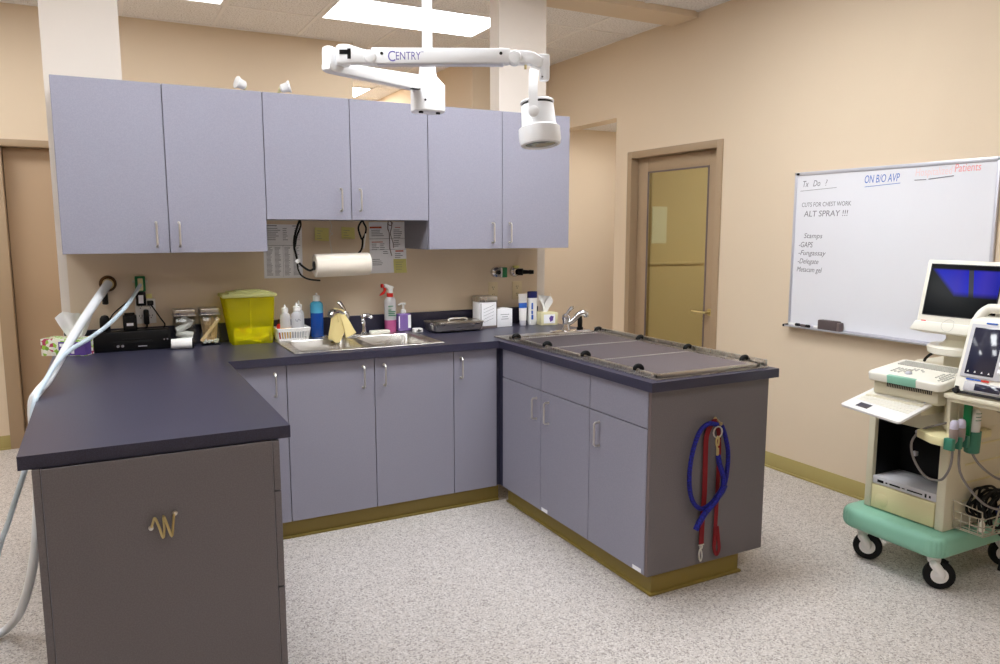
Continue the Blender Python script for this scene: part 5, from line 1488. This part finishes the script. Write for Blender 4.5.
# probes, gel bottle and their cables
def probe(x, y, label, cord):
    t = thing('ultrasound_probe', label, 'probe', (x, y, .68), 'probes in the green holder')
    MB().lathe((x, y, .680), [(.010, 0), (.0155, .010), (.0165, .05), (.0155, .058)], 18, sx=1.0, sy=1.0).obj('handle', 'probe', t)
    MB().lathe((x, y, .737), [(.0155, 0), (.016, .008), (.0145, .026), (.009, .034), (.002, .036)], 18).obj('tip', 'probetip', t)
    MB().tube(cord, .0048, n=8, sub=4).obj('cord', 'cable', t)
probe(2.293, -2.502, 'front grey probe with a lilac tip in the green holder', [(2.293, -2.502, .684), (2.293, -2.502, .60), (2.31, -2.475, .54), (2.332, -2.435, .503), (2.330, -2.378, .503), (2.330, -2.325, .56), (2.331, -2.308, .63), (2.334, -2.345, .69), (2.34, -2.40, .722), (2.40, -2.43, .735), (2.50, -2.42, .72)])
probe(2.340, -2.502, 'second grey probe with a lilac tip behind the front one', [(2.340, -2.502, .684), (2.338, -2.512, .56), (2.40, -2.545, .46), (2.48, -2.555, .405), (2.60, -2.55, .37), (2.75, -2.55, .36), (2.84, -2.50, .40), (2.885, -2.42, .48)])
t = thing('gel_bottle', 'white gel bottle standing in the green cup on the cart', 'bottle', (2.417, -2.505, .634))
MB().lathe((2.417, -2.505, .634), [(.022, 0), (.0235, .005), (.0235, .15), (.020, .162), (.012, .17)], 20).obj('bottle_body', 'white', t)
MB().prism([(2.373, .70), (2.385, .70), (2.387, .845), (2.375, .845)], 'y', -2.515, -2.485, .002).obj('green_strip', 'green', t)
p = MB()
for k, w_ in enumerate((.02, .014, .018)): p.tube([(2.417 + .0238 * math.cos(q), -2.505 + .0238 * math.sin(q), .79 - .014 * k) for q in (-2.4, -2.0, -1.6, -1.2)], .0014, n=5)
p.obj('label_print', 'green_pr', t)
tag(MB().tube([(2.41, -2.50, .65), (2.405, -2.535, .60), (2.47, -2.56, .54), (2.56, -2.57, .505), (2.70, -2.56, .49), (2.83, -2.48, .50), (2.884, -2.42, .52)], .0048, n=8, sub=4).obj('transducer_cable', 'cable'), 'grey cable curving from below the green cup to the cart back', 'cable')
t = thing('lead_connectors', 'metal cable connectors under the patient monitor shelf', 'connector', (2.6, -2.56, .78))
MB().cyl((2.50, -2.55, .80), (2.60, -2.57, .79), .012, n=14).cyl((2.58, -2.53, .82), (2.66, -2.55, .815), .010, n=14).obj('plug', 'chrome', t)
MB().tube([(2.60, -2.57, .79), (2.68, -2.60, .76), (2.80, -2.62, .70)], .008, n=10).obj('lead', 'cable', t)
MB().tube([(2.66, -2.55, .815), (2.66, -2.48, .83), (2.66, -2.455, .82)], .006, n=10).obj('lead', 'cable', t)

# patient monitor on the shelf
a = V((2.325, -2.62, .872)); b = V((2.415, -2.62, 1.185))
FD = frame3(a, V((0, -1, 0)), b - a)       # x picture right, y up, z towards the viewer
Ld = (b - a).length
pm = thing('patient_monitor', 'grey white patient monitor with a carry handle on the cart shelf', 'monitor', (2.42, -2.62, .871))
bd = MB().prism([(2.326, .871), (2.60, .871), (2.60, 1.172), (2.424, 1.172), (2.4085, 1.160), (2.3275, .880)], 'y', -2.80, -2.462, .007, 3)
bd.obj('housing', 'creamlt', pm)
MB().tube([(2.425, -2.478, 1.145), (2.44, -2.482, 1.175), (2.455, -2.498, 1.198), (2.46, -2.53, 1.205), (2.46, -2.72, 1.205), (2.455, -2.76, 1.198), (2.44, -2.78, 1.175), (2.425, -2.785, 1.145)], .019, n=12, sub=4).obj('carry_handle', 'creamlt', pm)
z = .0
MB().prism([(-.142, .072), (.16, .072), (.16, .284), (-.142, .284)], 'z', -.004, .0065, .004, mtx=FD).obj('screen_frame', 'vcr', pm)
MB().prism([(-.126, .083), (-.016, .083), (-.016, .270), (-.126, .270)], 'z', .0, .0085, .003, mtx=FD).obj('screen', 'lcd', pm)
k = MB()
for x in (-.112, -.086, -.060, -.034): k.prism([(x - .004, .092), (x + .004, .092), (x, .1)], 'z', .0075, .0092, mtx=FD)
k.obj('screen_icons', 'paper', pm)
k = MB()
for y in (.10, .13, .16, .2): k.box((-.006, y, .005), (.022, y + .018, .0105), .003, mtx=FD)
k.obj('keypad', 'paper', pm)
fit_text('Medtronic', .045, .012, FD @ Matrix.Translation((-.10, .292, .0012)), 'bluelabel', pm, .2) if False else MB().box((-.09, .2865, -.002), (-.05, .2925, .004), .001, mtx=FD).obj('maker_strip', 'bluelabel', pm)
MB().box((-.115, .062, -.004), (-.085, .068, .004), mtx=FD).box((-.082, .062, -.004), (-.06, .068, .004), mtx=FD).obj('badge_strip', 'bluelabel', pm)
MB().box((-.058, .062, -.004), (-.03, .068, .004), mtx=FD).obj('badge_tip', 'red', pm)
MB().prism([(-.118, .018), (.16, .018), (.16, .056), (-.118, .056)], 'z', -.03, .006, .004, mtx=FD).obj('lower_panel', 'vcr', pm)
MB().box((-.075, .024, .003), (.02, .050, .0078), .001, mtx=FD).obj('printer_slot', 'lcd', pm)
MB().box((-.14, .004, -.03), (.16, .014, .010), .002, mtx=FD).obj('bottom_slot', 'gap', pm)
MB().cyl(FD @ V((-.138, .012, .0)), FD @ V((-.138, .012, .02)), .010, n=14).box((-.142, .0, .0), (-.134, .03, .018), .002, mtx=FD).obj('latch', 'black', pm)

# ------------------------------------------------------------------ light and camera
w = bpy.data.worlds.new('World'); SC.world = w; w.use_nodes = True
w.node_tree.nodes['Background'].inputs['Color'].default_value = (1.0, 0.93, 0.84, 1)
w.node_tree.nodes['Background'].inputs['Strength'].default_value = 0.0

cam = bpy.data.cameras.new('camera'); co = bpy.data.objects.new('camera', cam); COL.objects.link(co)
yaw, pitch, roll, fpx = -0.4839, -0.1340, 0.0002, 758.3
cam.sensor_fit = 'HORIZONTAL'; cam.sensor_width = 36.0; cam.lens = fpx * 36.0 / 1000.0
cam.clip_start = .05; cam.clip_end = 60
co.matrix_world = Matrix.Translation((-.6277, -4.2358, 1.5113)) @ Matrix.Rotation(yaw, 4, 'Z') @ Matrix.Rotation(PI / 2 + pitch, 4, 'X') @ Matrix.Rotation(-roll, 4, 'Z')
SC.camera = co
vs = SC.view_settings
SC.display_settings.display_device = 'sRGB'
vs.view_transform = 'Standard'; vs.look = 'None'; vs.exposure = 0.0; vs.gamma = 1.0; vs.use_curve_mapping = False
